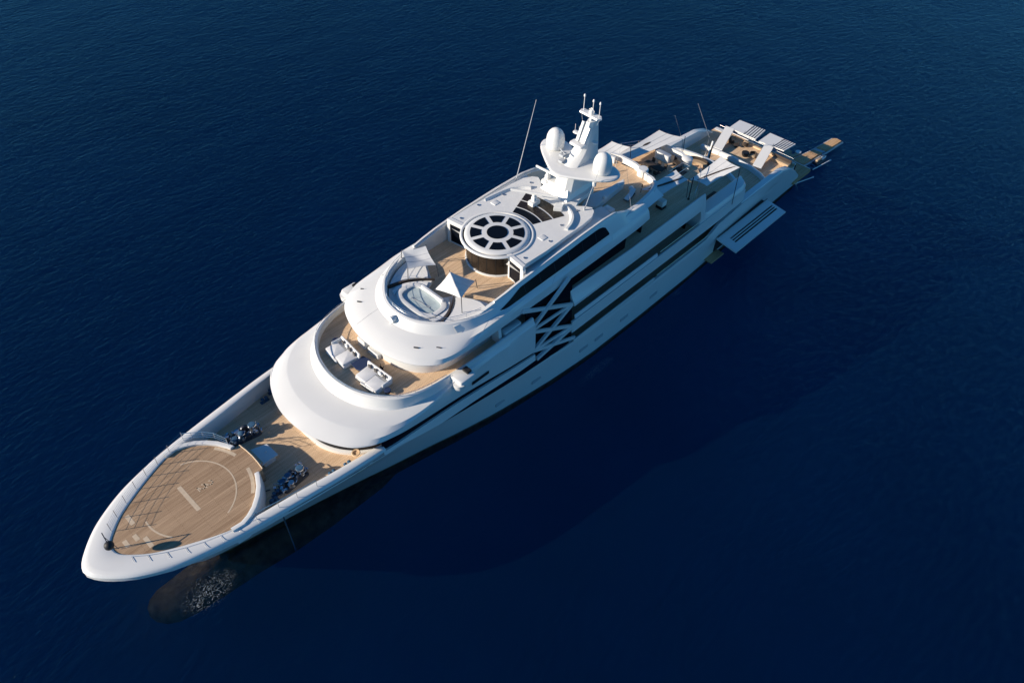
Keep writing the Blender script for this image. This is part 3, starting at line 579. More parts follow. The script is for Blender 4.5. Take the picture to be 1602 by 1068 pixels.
for y in (-.5, .4): mb.loft([[(51.5, y - .17, 24.8), (51.5, y + .17, 24.8), (50.9, y + .17, 24.8), (50.9, y - .17, 24.8)], [(50.6, y - .13, 26.9 if y < 0 else 26.4), (50.6, y + .13, 26.9 if y < 0 else 26.4), (50.2, y + .13, 26.7 if y < 0 else 26.2), (50.2, y - .13, 26.7 if y < 0 else 26.2)]], True, True)
mb.build('mast_fairing', WHITE, mast, smooth=20, split=1)
mb = MB(); mb.rbox((51.7, -.1, 24.65), (1.1, 1.9, .25), .3); mb.rbox((50.0, .95, 24.6), (.6, .8, .12), .2); mb.rbox((50.4, -1.5, 25.0), (.6, .8, .15), .25)
mb.tube([(50.4, -1.7, 25.1), (50.4, -1.7, 26.0)], .02); mb.tube([(50.3, -1.2, 25.1), (50.3, -1.2, 25.8)], .02)
mb.build('mast_platform', WHITE, mast, smooth=40)
mb = MB(); mb.lathe((49.85, 0, 26.7), [(.2, 0), (.16, .9)], 12)
def xt(k, z, e): return [(49.9 + .45 + e, -1.35, z), (49.9 + .5 + e, 1.2, z), (49.9, 1.5 + e, z), (49.9 - .45 - e, 1.1, z), (49.9 - .4 - e, -1.3, z), (49.9, -1.55 - e, z)]
mb.loft([xt(0, 27.5, -.06), xt(0, 27.62, .03), xt(0, 27.74, -.04)], True, True)
mb.lathe((49.9, 0, 27.74), [(.26, 0), (.28, .3), (.18, .5), (.04, .55)], 12); mb.tube([(49.9, -.35, 27.75), (49.9, -.35, 28.2), (49.9, 0, 28.45), (49.9, .35, 28.2), (49.9, .35, 27.75)], .04, 6)
mb.build('mast_crosstree', WHITE, mast, smooth=40)
mb = MB()
for y, h in ((-1.15, 1.9), (.15, 1.75), (1.1, 1.8)):
    mb.tube([(49.9, y, 27.72), (49.9, y, 27.72 + h)], .045, 6); mb.lathe((49.9, y, 27.72 + h), [(.04, -.3), (.12, -.2), (.12, -.02), (.02, .12)], 8)
mb.tube([(49.9, -1.4, 27.5), (50.3, -.6, 25.3)], .012); mb.tube([(49.8, 1.2, 27.5), (49.6, .5, 26.0)], .012)
mb.build('mast_aerial', WHITE, mast)
mb = MB(); mb.box((52.9, -1.15, 23.3), (.8, .6, .3)); mb.tube([(52.8, -1.7, 23.75), (53.3, -.5, 23.75)], .06); mb.box((53.0, -1.35, 23.6), (.15, .15, .3)); mb.build('camera_cluster', GREYP, mast)
mb = MB(); mb.box((53.5, -.75, 22.95), (.7, .5, .3)); mb.build('camera_cluster', GREYP, mast)
wle = [(55.7, 0), (55.2, 1.2), (54.2, 2.8), (53.2, 4.2), (52.3, 5.15), (51.2, 5.6), (50.3, 5.2), (49.75, 4.3), (49.7, 3.2), (50.1, 2.1), (50.6, 1.2)]
wl = [tuple(p) for p in smooth_curve(wle, 36)]; wl[0] = (wl[0][0], 0)
wo = wl + [(x, -y) for x, y in wl[::-1] if y > 0.01]
def wring(sc, z): return [(52.2 + (x - 52.2) * sc, y * (1 - (1 - sc) * .6), z) for x, y in wo]
MB().loft([wring(.72, 21.9), wring(.97, 22.3), wring(1.0, 22.42), wring(1.0, 22.52), wring(.97, 22.62), wring(.9, 22.66)], True, True).build('radome_wing', WHITE, Y, smooth=35)
for sg in (1, -1):
    c = (51.55, sg * 3.54, 22.7)
    MB().lathe(c, [(1.0, 0), (1.06, .08), (1.09, .6), (1.07, 1.1), (1.0, 1.5), (.84, 1.88), (.6, 2.15), (.3, 2.32), (.01, 2.37)], 40).build('radome', WHITE, Y, smooth=70)
    if sg == 1: MB().lathe((53.2, 3.9, 21.7), [(.2, 0), (.25, .6)], 12).build('wing_bracket', WHITE, Y)
# radars
def radar(px, py, z, L, ang):
    mb = MB(); mb.rbox((px, py, z + .25), (1.3, .9, .5), .15); mb.rbox((px, py, z + .75), (.6, .6, .6), .2); mb.lathe((px, py, z + 1.0), [(.25, 0), (.2, .35)], 12); o = mb.build('radar_scanner', WHITE, Y, smooth=35)
    MB().box((px, py, z + 1.45), (.22, L, .26), ang).build('radar_bar', WHITE, o, bevel=.05)
radar(57.75, -.95, 19.02, 5.6, .52)
radar(53.9, -2.4, 20.0 - .6, 3.6, .05)
mb = MB(); mb.prism([(56.2, 1.0), (57.2, 1.5), (56.6, 2.3), (55.8, 1.9)], 19.0, 19.5); mb.build('roof_locker', WHITE, Y, bevel=.05)
# whip antennas
for pts, r in (([(55.4, -6.1, 18.3), (52.7, -5.8, 28.2)], .06), ([(54.5, 3.85, 19.0), (53.2, 4.3, 24.0)], .045), ([(14.6, -3.67, 4.4), (14.6, -3.67, 7.9), (20.1, -3.67, 15.7)], .06), ([(26.3, -1.44, 8.3), (26.1, -1.44, 13.0), (29.6, -1.44, 18.6)], .06), ([(48.0, 5.9, 16.8), (46.8, 3.3, 22.0)], .02), ([(42.3, -1.2, 16.0), (41.0, -1.5, 19.4)], .03)):
    mb = MB(); mb.tube(pts, r, 6, r2=r * .5); mb.lathe(pts[0], [(r * 2.5, -.1), (r * 2.2, .3), (r, .5)], 8); mb.build('whip_antenna', GREYP, Y)

# ---- sun deck aft: white partitions, hatch
mb = MB(); mb.loft([[(x, y, 15.9), (x, y, 16.75), (x - .35, y + .0, 16.75), (x - .35, y, 15.9)] for x, y in ((40.3, -3.4), (39.9, -2.2), (39.9, 0), (40.3, 1.5), (40.9, 2.2))], True, True)
mb.lathe((40.2, 1.7, 15.9), [(.7, 0), (.7, .9), (.6, 1.0), (.05, 1.02)], 20)
mb.build('deck_parapet', WHITE, Y, smooth=40)
mb = MB(); mb.prism([(52.5, 1.6), (50.6, 2.6), (47.3, 2.2), (44.2, 1.9), (43.6, 1.3), (46, 1.2), (49.5, .4)], 15.9, 16.8)
mb.prism([(53.5, 2.9), (53.5, 5.9), (51, 5.7), (50.6, 3.4)], 15.9, 17.4)
mb.build('stair_housing', WHITE, Y, smooth=0, bevel=.08, split=1)
for sg in (1, -1): MB().loft([[(x, sg * y, 15.9), (x, sg * y, 16.8), (x + a, sg * (y - b), 16.8), (x + a, sg * (y - b), 15.9)] for x, y, a, b in ((43.0, 5.6, .0, .4), (42.0, 5.25, .2, .35), (41.2, 4.6, .3, .25), (40.7, 3.7, .35, .1), (40.5, 2.4, .35, 0))], True, True).build('sun_deck_aft_bulwark', WHITE, Y, smooth=40)
mb = MB(); mb.rbox((49.6, 3.8, 16.3), (.9, 1.3, .8), .1); mb.build('deck_locker', WHITE, Y)
mb = MB()
for c, r in (((48.8, 2.4, 17.0), .28), ((43.9, 2.8, 16.1), .35), ((45.6, 2.0, 17.0), .15), ((52.4, 2.6, 17.1), .22), ((53.2, 4.9, 17.6), .18)): mb.lathe(c, [(r, 0), (r, r * .6), (r * .6, r * 1.1), (.01, r * 1.25)], 14)
mb.build('dome_light', WHITE, Y, smooth=60, split=1)

# ---- midship side structure
# bridge deck: glazing behind strip3, bulwark, ledge
band('bridge_side_window', GLASS, rng(67.5, 50.2, 12), lambda x: 15.15, lambda x: 12.9, lambda x: 7.25, lambda x: 7.25, .1)
# ledge outside the bridge deck, sloping out to the upper deck opening
mb = MB()
for sg in (1, -1):
    rings = []
    for x in rng(60.9, 34.3, 40):
        zt = tab([(67.6, 13.6), (61, 13.3), (50, 13.3), (36, 13.4), (31, 13.0), (29, 11.2), (26, 10.4), (24, 9.8)], x); yt = tab([(67.6, 8.0), (61, 7.75), (50, 8.0), (36, 7.9), (30, 7.6), (26, 7.4), (24, 7.0)], x)
        zb = 11.45 if x > 35 else 9.35; yb = tab([(67.6, 8.75), (60, 8.7), (35.1, 8.55), (28, 8.4), (25, 8.0), (24, 7.4)], x)
        zm, ym = zt - (.9 if x > 35 else 1.2), yt + .5
        if x < 30: zm = zt - .25; ym = min(yt + .75, yb)
        rings.append([(x, sg * yt, zt), (x, sg * (yt + .15), zt), (x, sg * ym, zm), (x, sg * yb, zb + .35), (x, sg * yb, zb), (x, sg * (yb - .4), zb), (x, sg * (yt - .1), zb)])
    mb.loft(rings, True, True)
mb.build('bridge_deck_bulwark', WHITE, Y, smooth=25, split=1)
# upper deck walkways and dark inner wall
MB().prism([(62, -8.4), (62, 8.4), (24, 8.0), (23, 6.8), (21.5, 4), (21, 0), (21.5, -4), (23, -6.8), (24, -8.0)], 7.9, 8.25).build('upper_deck', TEAK, Y, smooth=0)
mb = MB()
for sg in (1, -1): mb.box((48.2, sg * 6.55, 10), (26.5, .12, 3.4)); mb.box((53, sg * 6.0, 6.2), (54, .12, 3.6))
mb.build('saloon_window', GLASS, Y, split=1)
for sg in (1, -1): MB().box((61.5, sg * 3.7, 9.3), (.2, 7.2, 8), 0).build('bulkhead', WHITE, Y)
# main deck
MB().prism([(62, -8.5), (62, 8.5), (25, 8.3), (12, 7.6), (6.4, 7.4), (6.0, 0), (6.4, -7.4), (12, -7.6), (25, -8.3)], 4.1, 4.4).build('main_deck', TEAK, Y, smooth=0)
# lower pieces in the wide slots: fold-out balcony bulwark sections (upper deck x 44-61, main deck x 44-61)
for sg in (1, -1):
    band('balcony_panel', WHITE, rng(60.4, 44.5, 8), lambda x: 9.6, lambda x: 9.15, lambda x: 8.5, lambda x: 8.66, .12, sides=(sg,))
    band('balcony_panel', WHITE, rng(60.4, 44.5, 8), lambda x: 5.7, lambda x: 5.25, lambda x: 8.77, lambda x: 8.8, .12, sides=(sg,))
mb = MB()
for sg in (1, -1):
    mb.tube([(x, sg * 8.55, 9.55) for x in rng(44, 35.5, 8)], .04); mb.tube([(x, sg * 8.7, 5.75) for x in rng(44, 32, 8)], .04)
mb.build('handrail', STEEL, Y, split=1)
# lattice of crossed struts
mb = MB()
def strut(mb, a, b, w=.5, th=.3, sg=1):
    a = Vector((a[0], sg * a[1], a[2])); b = Vector((b[0], sg * b[1], b[2])); d = (b - a).normalized(); nrm = Vector((0, 1, 0)); s_ = d.cross(nrm).normalized() * w / 2; o = nrm * th / 2
    mb.add([a + s_ + o, a - s_ + o, a - s_ - o, a + s_ - o, b + s_ + o, b - s_ + o, b - s_ - o, b + s_ - o], [(0, 3, 2, 1), (4, 5, 6, 7), (0, 1, 5, 4), (1, 2, 6, 5), (2, 3, 7, 6), (3, 0, 4, 7)])
nl = [(68.9, 8.0, 15.55), (68.2, 8.4, 12.2), (67.6, 8.62, 9.0), (67.0, 8.75, 7.4)]; nr = [(61.7, 8.2, 16.0), (61.0, 8.4, 11.7), (60.6, 8.65, 8.2), (60.4, 8.8, 6.2)]
for sg in (1, -1):
    for k in (1, 2): strut(mb, nl[k], nr[k], .42, .16, sg)
    for k in range(3):
        strut(mb, nl[k + 1], nr[k], .46, .28 + .02 * k, sg); strut(mb, nl[k], nr[k + 1], .42, .24 - .02 * k, sg)
mb.build('lattice_strut', WHITE, Y, smooth=0, split=1)
band('lattice_glass', GLASS, rng(68.2, 60.6, 4), lambda x: 15.3, lambda x: 6.0, lambda x: 7.75, lambda x: 8.5, .1)
# alcove + bridge wing
for sg in (1, -1):
    mb = MB(); mb.rbox((78.45, sg * 8.85, 13.55), (2.1, 1.7, .8), .3); mb.lathe((79.2, sg * 9.1, 12.6), [(.3, 0), (.62, .25), (.7, .9)], 18); mb.build('wing_station', WHITE, Y, smooth=40)
    MB().box((77.9, sg * 8.85, 14.1), (.6, .8, .3)).build('wing_console', BLACK, Y, bevel=.04)
    mb = MB(); mb.prism([(77.2, sg * 8.83), (74.8, sg * 8.87), (74.8, sg * 8.9), (77.2, sg * 8.87)], 11.2, 11.6); mb.build('side_port', BLACK, Y)
    mb = MB(); mb.loft([[(72.3, sg * 6.8, 12.95), (72.3, sg * 6.8, 15.2), (71.9, sg * 6.8, 15.2), (71.9, sg * 6.8, 12.95)], [(72.3, sg * 8.0, 12.95), (72.3, sg * 7.7, 15.2), (71.9, sg * 7.7, 15.2), (71.9, sg * 8.0, 12.95)]], True, True)
    mb.rbox((70.2, sg * 7.45, 13.5), (2.6, 1.0, 1.0), .2); mb.build('side_partition', WHITE, Y, smooth=40, split=1)
# hull ports
mb = MB()
for x in (58.0, 55.2, 50.2, 66.0, 71.5, 44.0):
    for sg in (1, -1):
        mb.box((x, sg * (hull_y(x, 2.4) + .02), 2.4), (1.5, .12, .45), 0)
mb.build('hull_port', GREYP, Y, split=1)
# sofa deck rail
rp = [(p[0], p[1], 13.85) for p in smooth_curve([(87.9, 0), (87.6, 2.35), (86.8, 4.3), (85.6, 5.93), (84.1, 6.97), (82.2, 7.57), (79.8, 7.9)], 15)]
rail('sofa_deck_rail', [(x, -y, z) for x, y, z in rp[::-1][:-1]] + rp, .3, 2, .022, mid=())

# ---- aft decks
# upper deck aft bulwark (rounded)
ub = [(20.9, 0), (21.0, 1.5), (21.3, 3), (21.8, 4.6), (22.6, 6.0), (23.6, 6.9)]
def fl(h, z, n=30): return [(x, y, zz) for x, y, zz in full(h, n, z)]
def fulla(pts, n, z):
    h = smooth_curve(pts, n); h = [(p[0], p[1], z) for p in h]; h[0] = (h[0][0], 0, z); return [(x, -y, zz) for x, y, zz in h[::-1][:-1]] + h
mb = MB(); mb.loft([fulla([(x - .25, y + .1 if y else 0) for x, y in ub], 24, 8.0), fulla([(x - .2, y + .08 if y else 0) for x, y in ub], 24, 8.75), fulla([(x, y) for x, y in ub], 24, 8.8), fulla([(x + .2, y - .1 if y else 0) for x, y in ub], 24, 8.78), fulla([(x + .25, y - .15 if y else 0) for x, y in ub], 24, 8.2)])
mb.build('upper_deck_aft_bulwark', WHITE, Y, smooth=35)
for sg in (1, -1):
    rings = []
    for x in rng(35.2, 23.0, 26):
        k = max(0, (25.2 - x) / 2.2); q = math.sqrt(max(0, 1 - k * k)) if k > 0 else 1
        f = max(0, (x - 33.4) / 1.8); yo = 7.1 + 1.45 * (.25 + .75 * q)
        rings.append([(x, sg * 6.6, 8.2), (x, sg * 6.6, 9.9 + 1.6 * f), (x, sg * 6.85, 10.1 + 1.9 * f), (x, sg * (yo - .35), 9.85 + 1.4 * f), (x, sg * (yo - .05), 9.5), (x, sg * yo, 9.3), (x, sg * (yo - .1), 9.0), (x, sg * (yo - .35), 7.6), (x, sg * (yo - .6), 7.5)])
    MB().loft(rings, True, True).build('aft_side_ledge', WHITE, Y, smooth=28)
    mb = MB(); mb.rbox((30.2, sg * 6.0, 8.75), (5.5, .8, .8), .15); mb.build('side_seat', BROWN, Y, smooth=40)
# bridge deck aft parapet
mb = MB(); bb = [(29.3, -2.6), (29.1, -1), (29.1, .6), (29.8, 1.9)]
mb.loft([[(x, y, 13.0), (x, y, 13.75), (x + .45, y, 13.75), (x + .45, y, 13.0)] for x, y in bb], True, True); mb.lathe((30.2, 2.0, 13), [(.75, 0), (.75, .95), (.6, 1.05), (.02, 1.1)], 20); mb.build('deck_parapet', WHITE, Y, smooth=40)
# main deck beam and side wings
mb = MB(); mb.loft([[(x, y, 4.4), (x, y, 5.0), (x + .3, y, 5.1), (x + .55, y, 5.0), (x + .6, y, 4.4)] for x, y in ((12.6, -5.6), (12.2, -3), (12.0, 0), (12.2, 3.0), (12.8, 5.2), (13.6, 6.6))], True, True); mb.build('aft_coaming', WHITE, Y, smooth=30)
for sg in (1, -1):
    mb = MB(); rr = []
    for x in rng(24, 5.2, 20):
        zt = tab(HT, x) - .02; yo = hull_y(x, zt, 10.4) ; rr.append([(x, sg * (yo + .01), zt - .05), (x, sg * (yo - .12), zt + .12), (x, sg * (yo - .95), zt + .12), (x, sg * (yo - 1.05), zt), (x, sg * (yo - 1.05), min(4.4, zt - .3))])
    mb.loft(rr); mb.build('quarter_bulwark', WHITE, Y, smooth=40)
# aft bulkheads of decks (white/glass) so the terraces are closed
MB().box((24.5, 0, 6.3), (.2, 15.5, 3.3)).build('aft_bulkhead', GLASS, Y)
MB().box((36.5, 0, 10.5), (.2, 14.5, 4.2)).build('aft_bulkhead', GLASS, Y)
MB().box((46.5, 0, 14.1), (.2, 13.6, 2.2)).build('aft_bulkhead', GLASS, Y)
# swim platform, steps, transom wall
MB().prism([(5.9, -8.0), (5.9, 8.0), (.7, 8.05), (.45, 7.6), (.45, -7.6), (.7, -8.05)], .7, 1.15).build('swim_platform', DOCKT, Y, bevel=.05)
mb = MB(); mb.tube([(.5, -7.8, 1.12), (.42, 0, 1.12), (.5, 7.8, 1.12)], .1, 8); mb.build('platform_edge', WHITE, Y)
MB().box((6.1, 0, 2.6), (.25, 15.0, 3.3)).build('transom_wall', GLASS, Y)
mb = MB()
for sg in (1, -1):
    for k in range(8): mb.box((5.9 - .38 * k, sg * 4.9, 4.2 - .4 * k), (.42, 2.6, .08))
mb.build('stern_step', TEAK, Y, split=8)
mb = MB()
for sg in (1, -1): mb.box((6.3, sg * 6.6, 2.9), (.9, 1.6, 3.2))
mb.build('stern_pedestal', WHITE, Y, bevel=.1, split=1)
rail('stern_rail', [(6.5, y, 4.4) for y in rng(-6.5, 7, 14)], 1.0, 1, .014)
mb = MB(); mb.prism([(6.35, -3.2), (6.35, 7.4), (6.75, 7.4), (6.75, -3.2)], 4.4, 4.62); mb.build('stern_coaming', TEAK, Y)

# T shaped canopies over the stern
def canopy(head, stem):
    e = MB(); o = e.prism([(p[0], p[1]) for p in head], 5.6, 5.8).build('stern_canopy', WHITE, Y, smooth=0)
    mb = MB(); a = [(p[0], p[1], p[2]) for p in stem]; mb.loft([[(x, y, z - .22) for x, y, z in a], a], True, True); mb.build('canopy_stem', WHITE, o, smooth=0)
    # slats on the port half
    (x0, y0), (x1, y1), (x2, y2), (x3, y3) = head
    mb = MB()
    for k in range(5):
        t = .56 + .09 * k
        ax, ay = x0 + (x3 - x0) * t, y0 + (y3 - y0) * t; bx, by = x1 + (x2 - x1) * t, y1 + (y2 - y1) * t
        dx, dy = 0, .17
        mb.add([(ax, ay, 5.806), (bx, by, 5.806), (bx, by + dy, 5.806), (ax, ay + dy, 5.806)], [(0, 1, 2, 3)])
    mb.build('canopy_slot', BOOT, o, smooth=0, split=1)
    mb = MB(); q = ((x0 + x1) / 2, (y0 * .5 + y3 * .5), 6.9)
    for c in ((x0, y0 * .45 + y3 * .55), (x1, y1 * .4 + y2 * .6)): mb.tube([(c[0], c[1], 5.8), ((c[0] + q[0]) / 2, (c[1] + q[1]) / 2, 5.95)], .03)
    mb.build('canopy_stay', DSTEEL, o)
canopy([(6.7, -4.75), (3.5, -4.8), (3.1, -.25), (6.6, .1)], [(12.1, -3.95, 5.0), (11.9, -2.45, 5.0), (6.5, -3.9, 5.84), (6.7, -5.4, 5.84)])
canopy([(6.7, .75), (3.3, .75), (3.2, 5.3), (6.2, 5.0)], [(12.0, 3.2, 5.0), (11.8, 4.6, 5.0), (6.6, 3.35, 5.84), (6.6, 1.85, 5.84)])

# port shell door, raised open, with three slots; lower folded platform
mb = MB()
z0, z1 = 3.75, 3.55
def P4(a, b):   # a along (0 fwd..1 aft), b across (0 hinge..1 outer)
    return (29.6 - 13.2 * a + (.2 * b), 8.75 + 3.45 * b, z0 - .35 * b)
def slab(mb, a0, a1, b0, b1, th=.22):
    c = [P4(a0, b0), P4(a1, b0), P4(a1, b1), P4(a0, b1)]; mb.loft([[(x, y, z - th) for x, y, z in c], c], True, True)
slab(mb, 0, 1, 0, .34); slab(mb, 0, 1, .66, 1); slab(mb, 0, .12, .34, .66); slab(mb, .97, 1, .34, .66); slab(mb, .12, .97, .42, .455); slab(mb, .12, .97, .535, .57)
dr = mb.build('shell_door', WHITE, Y, smooth=0)
mb = MB(); slab(mb, .1, .98, .34, .66, .0); mb.v = [(x, y, z - .3) for x, y, z in mb.v]; mb.build('door_recess', BLACK, dr, smooth=0)
mb = MB(); mb.tube([(29.5, 8.85, 3.9), (16.5, 8.85, 3.9)], .06); mb.build('door_hinge', BOOT, dr)
MB().box((23, 8.42, 2.3), (12.6, .5, 2.4)).build('door_opening', BLACK, Y)
MB().box((29.9, 9.1, .9), (3.2, 1.5, .16)).build('side_platform', DOCKT, Y, bevel=.03)

# ---- foredeck machinery
def windlass():
    o = empty('anchor_windlass', (0, 0, 0)); MB().rbox((0, 0, .12), (3.0, 1.4, .24), .3).build('base', DSTEEL, o, smooth=40)
    mb = MB()
    for x, y, r, h in ((-.9, .1, .42, 1.0), (.3, -.25, .36, .85), (.55, .45, .3, .6)): mb.lathe((x, y, .2), [(r, 0), (r * .8, .1), (r * .7, h * .5), (r * .85, h * .8), (r, h * .9), (r * .9, h), (.05, h)], 18)
    mb.build('drum', STEEL, o, smooth=50)
    mb = MB(); mb.lathe((-.9, .1, 1.1), [(.38, 0), (.38, .1), (.34, .16), (.02, .18)], 18); mb.lathe((.3, -.25, .95), [(.32, 0), (.32, .1), (.28, .15), (.02, .17)], 18); mb.lathe((1.05, -.3, .3), [(.3, 0), (.3, .5), (.02, .55)], 14); mb.build('cover', BLUECOV, o, smooth=50)
    mb = MB(); mb.lathe((-.2, .55, .55), [(.4, -.15), (.45, 0), (.4, .15)], 16, 'y'); mb.lathe((-.2, -.55, .5), [(.35, -.15), (.4, 0), (.35, .15)], 16, 'y'); mb.tube([(1.2, 0, .4), (2.4, .1, .15), (3.1, .1, .12)], .1); mb.build('chain_wheel', DSTEEL, o, smooth=40, split=1)
    mb = MB(); rnd = random.Random(3)
    for k in range(26):
        x, y = rnd.uniform(-1.6, 1.9), rnd.uniform(-.7, .7); mb.box((x, y, .3 + rnd.uniform(0, .45)), (rnd.uniform(.12, .4), rnd.uniform(.08, .25), rnd.uniform(.15, .4)), rnd.uniform(0, 3))
    for k in range(9):
        x, y = rnd.uniform(-1.6, 1.4), rnd.uniform(-.6, .6); mb.tube([(x, y, .25), (x + .2, y + .1, .8), (x + .6, y + rnd.uniform(-.3, .3), .75), (x + .8, y, .25)], .035)
    mb.build('machinery', STEEL, o, smooth=30)
    mb = MB(); mb.tube([(-1.4, -.5, .2), (-1.4, -.5, .9), (-1.4, .5, .9), (-1.4, .5, .2)], .04); mb.lathe((1.6, .45, .2), [(.13, 0), (.1, .4), (.16, .5), (.02, .6)], 10); mb.lathe((1.9, -.4, .2), [(.13, 0), (.1, .4), (.16, .5), (.02, .6)], 10); mb.build('bollard', STEEL, o, smooth=40)
    return o
w1 = windlass(); w1.parent = Y; w1.location = (96.4, 3.9, 8.8); w1.rotation_euler = (0, 0, .12)
w2_ = copy_tree(w1); w2_.parent = Y; w2_.location = (96.7, -3.9, 8.8); w2_.rotation_euler = (0, 0, -.2); w2_.scale = (1.05, -1, 1)
mb = MB(); mb.prism([(97.75, -1.6), (95.95, -1.0), (95.9, .85), (97.75, .85)], 9.45, 9.65); mb.rbox((96.8, -.2, 9.1), (1.3, 1.8, .66), .1); mb.lathe((96.6, -.2, 9.65), [(.1, 0), (.12, .12), (.02, .2)], 10); mb.build('foredeck_hatch', WHITE, Y, bevel=.03)
mb = MB()
for x, y in ((99.3, 4.6), (98.7, 4.1), (99.3, -4.7), (91.9, 6.2), (92.9, -6.4), (91.6, -6.9), (93.6, 6.0)): 
    mb.lathe((x, y, 8.8), [(.22, 0), (.14, .1), (.12, .4), (.2, .5), (.02, .6)], 12)
    mb.lathe((x - .45, y, 8.8), [(.22, 0), (.14, .1), (.12, .4), (.2, .5), (.02, .6)], 12); mb.box((x - .22, y, 8.84), (1.0, .4, .08))
mb.build('mooring_bits', BLUECOV, Y, smooth=50, split=3)
mb = MB()
for sg in (1, -1): mb.tube([(98.6, sg * 3.2, 8.85), (100.3, sg * 2.6, 8.9), (99.4, sg * 1.5, 8.85)], .06)
mb.build('anchor_chain', DSTEEL, Y, split=1)
# helideck rails: starboard upright stanchions with wires, port folded flat
for sg in (-1, 1):
    mb = MB(); prev = None
    for x, y in ((111.4, 1.75), (110.37, 2.62), (109.07, 3.5), (107.69, 4.26), (106.31, 4.88), (104.9, 5.35), (103.4, 5.75), (101.7, 6.2)):
        if sg == -1:
            mb.tube([(x, -y, 10.7), (x, -y, 11.95)], .028, 6)
        else:
            mb.tube([(x, y + .1, 10.76), (x + .1, y + .75, 10.78)], .016, 6)
        if prev:
            if sg == -1:
                pass
            else: mb.tube([(prev[0], prev[1] + .1, 10.77), (x, y + .1, 10.77)], .014, 5)
        prev = (x, y)
    mb.build('stanchion', STEEL, Y, split=1)
mb = MB(); pp = [(111.4, 1.75), (110.37, 2.62), (109.07, 3.5), (107.69, 4.26), (106.31, 4.88), (104.9, 5.35), (103.4, 5.75), (101.7, 6.2)]
for h in (.3, .55, .8, 1.05): mb.tube([(x, -y, 10.75 + h) for x, y in pp], .009, 4)
mb.build('guard_wire', STEEL, Y)
rail('foredeck_rail', [(101.7, -6.2, 10.7), (101.0, -5.6, 10.75), (100.2, -4.9, 10.8), (99.5, -4.0, 10.8), (99.0, -2.6, 10.8)], 1.05, 1, .028, mid=(.33, .66))
rail('foredeck_rail', [(101.7, 6.3, 10.7), (99.6, 6.7, 10.7), (97.8, 7.0, 10.7), (95.8, 7.3, 10.7)], 1.0, 1, .028, mid=())

# ============================================================ THINGS ON THE YACHT
# day ball mast at the bow
t = empty('signal_ball_mast', (112.3, -.2, 10.7), label='black ball on a short steel mast at the tip of the bow', cat='day signal')
mb = MB(); mb.tube([(0, 0, 0), (-.1, -.15, 2.3)], .045); mb.tube([(-.5, .5, 0), (-.1, -.1, 1.6)], .03); mb.tube([(-.1, -.15, 2.25), (.0, .65, 1.75)], .035); mb.build('post', DSTEEL, t)
MB().lathe((.0, .75, 1.45), [(.42 * math.sin(a), -.42 * math.cos(a)) for a in rng(.02, math.pi - .02, 14)], 22).build('ball', BLACK, t, smooth=80)
tag(MB().lathe((0, 0, 0), [(.28, -.06), (.4, -.08), (.46, 0), (.4, .08), (.28, .06), (.28, -.06)], 24).build('lifebuoy', SKIN_OR, loc=(90.5, 6.15, 9.74)), 'tan ring lifebuoy lying on the white ledge below the visor', 'lifebuoy')
bpy.data.objects['lifebuoy'].rotation_euler = (0, .1, 0)

# sofas on the forward deck
def sofa(flip):
    o = empty('lounge_sofa', (0, 0, 0)); s = -1 if flip else 1
    mb = MB(); mb.rbox((.1, 0, .16), (2.1, 3.3, .32), .08); mb.build('base', WHITE, o, smooth=40)
    mb = MB(); mb.rbox((.25, s * -.8, .45), (1.8, 1.5, .3), .12); mb.build('seat', CUSH, o, smooth=40)
    mb = MB(); mb.rbox((.55, s * .8, .45), (1.5, 1.6, .3), .12); mb.build('seat', CUSH, o, smooth=40)
    mb = MB(); mb.loft([[(-.85, y, .3), (-.6, y, .3), (-.72, y, 1.0), (-.92, y, 1.0)] for y in (-1.75, -1.6, 1.6, 1.75)], True, True); mb.build('backrest', CUSH, o, smooth=40, bevel=.05)
    mb = MB(); mb.box((-.15, s * 1.67, .6), (1.2, .16, .5)); mb.box((1.3, s * .35, .3), (.2, 1.9, .3)); mb.build('arm', CUSH, o, bevel=.04)
    for y in (-1.15, -.3, .3, .95):
        mb = MB(); mb.rbox((-.5, y * s, .82), (.16, .46, .36), .07); mb.build('pillow', PILLOW if y != .3 else CUSH, o, smooth=50)
    return o
s1 = sofa(False); s1.location = (84.75, 2.55, 13.0); s1.rotation_euler = (0, 0, .06)
tag(s1, 'white outdoor sofa on the port side of the blue table, patterned cushions', 'sofa', 'white sofas on the forward deck')
s2 = copy_tree(s1); s2.location = (84.75, -2.3, 13.0); s2.rotation_euler = (0, 0, -.1); s2.scale = (1, -1, 1)
s2['label'] = 'white outdoor sofa on the starboard side of the blue table, patterned cushions'
t = empty('coffee_table', (84.5, .2, 13.0), label='large navy blue low table between the two white sofas', cat='table')
mb = MB(); mb.prism([(-.8, -.75), (.75, -.75), (.85, .2), (.6, .75), (-.8, .7), (-1.0, .2)], .3, .48); mb.build('tabletop', NAVY, t, bevel=.04)
for x, y in ((-.5, -.45), (.45, -.45), (.4, .4), (-.5, .4)): MB().lathe((x, y, 0), [(.06, 0), (.05, .3)], 8).build('leg', DSTEEL, t)
def sidetable(loc, label):
    t = empty('side_table', loc, label=label, cat='table', group='round navy side tables'); MB().lathe((0, 0, 0), [(.34, .36), (.36, .4), (.34, .45), (.01, .46)], 20).build('tabletop', NAVY, t, smooth=50); MB().lathe((0, 0, 0), [(.25, 0), (.08, .05), (.06, .36)], 12).build('foot', BROWN, t); return t
sidetable((84.3, -4.35, 13.0), 'small round navy table at the starboard end of the sofas'); sidetable((84.9, 4.75, 13.0), 'small round navy table at the port end of the sofas')
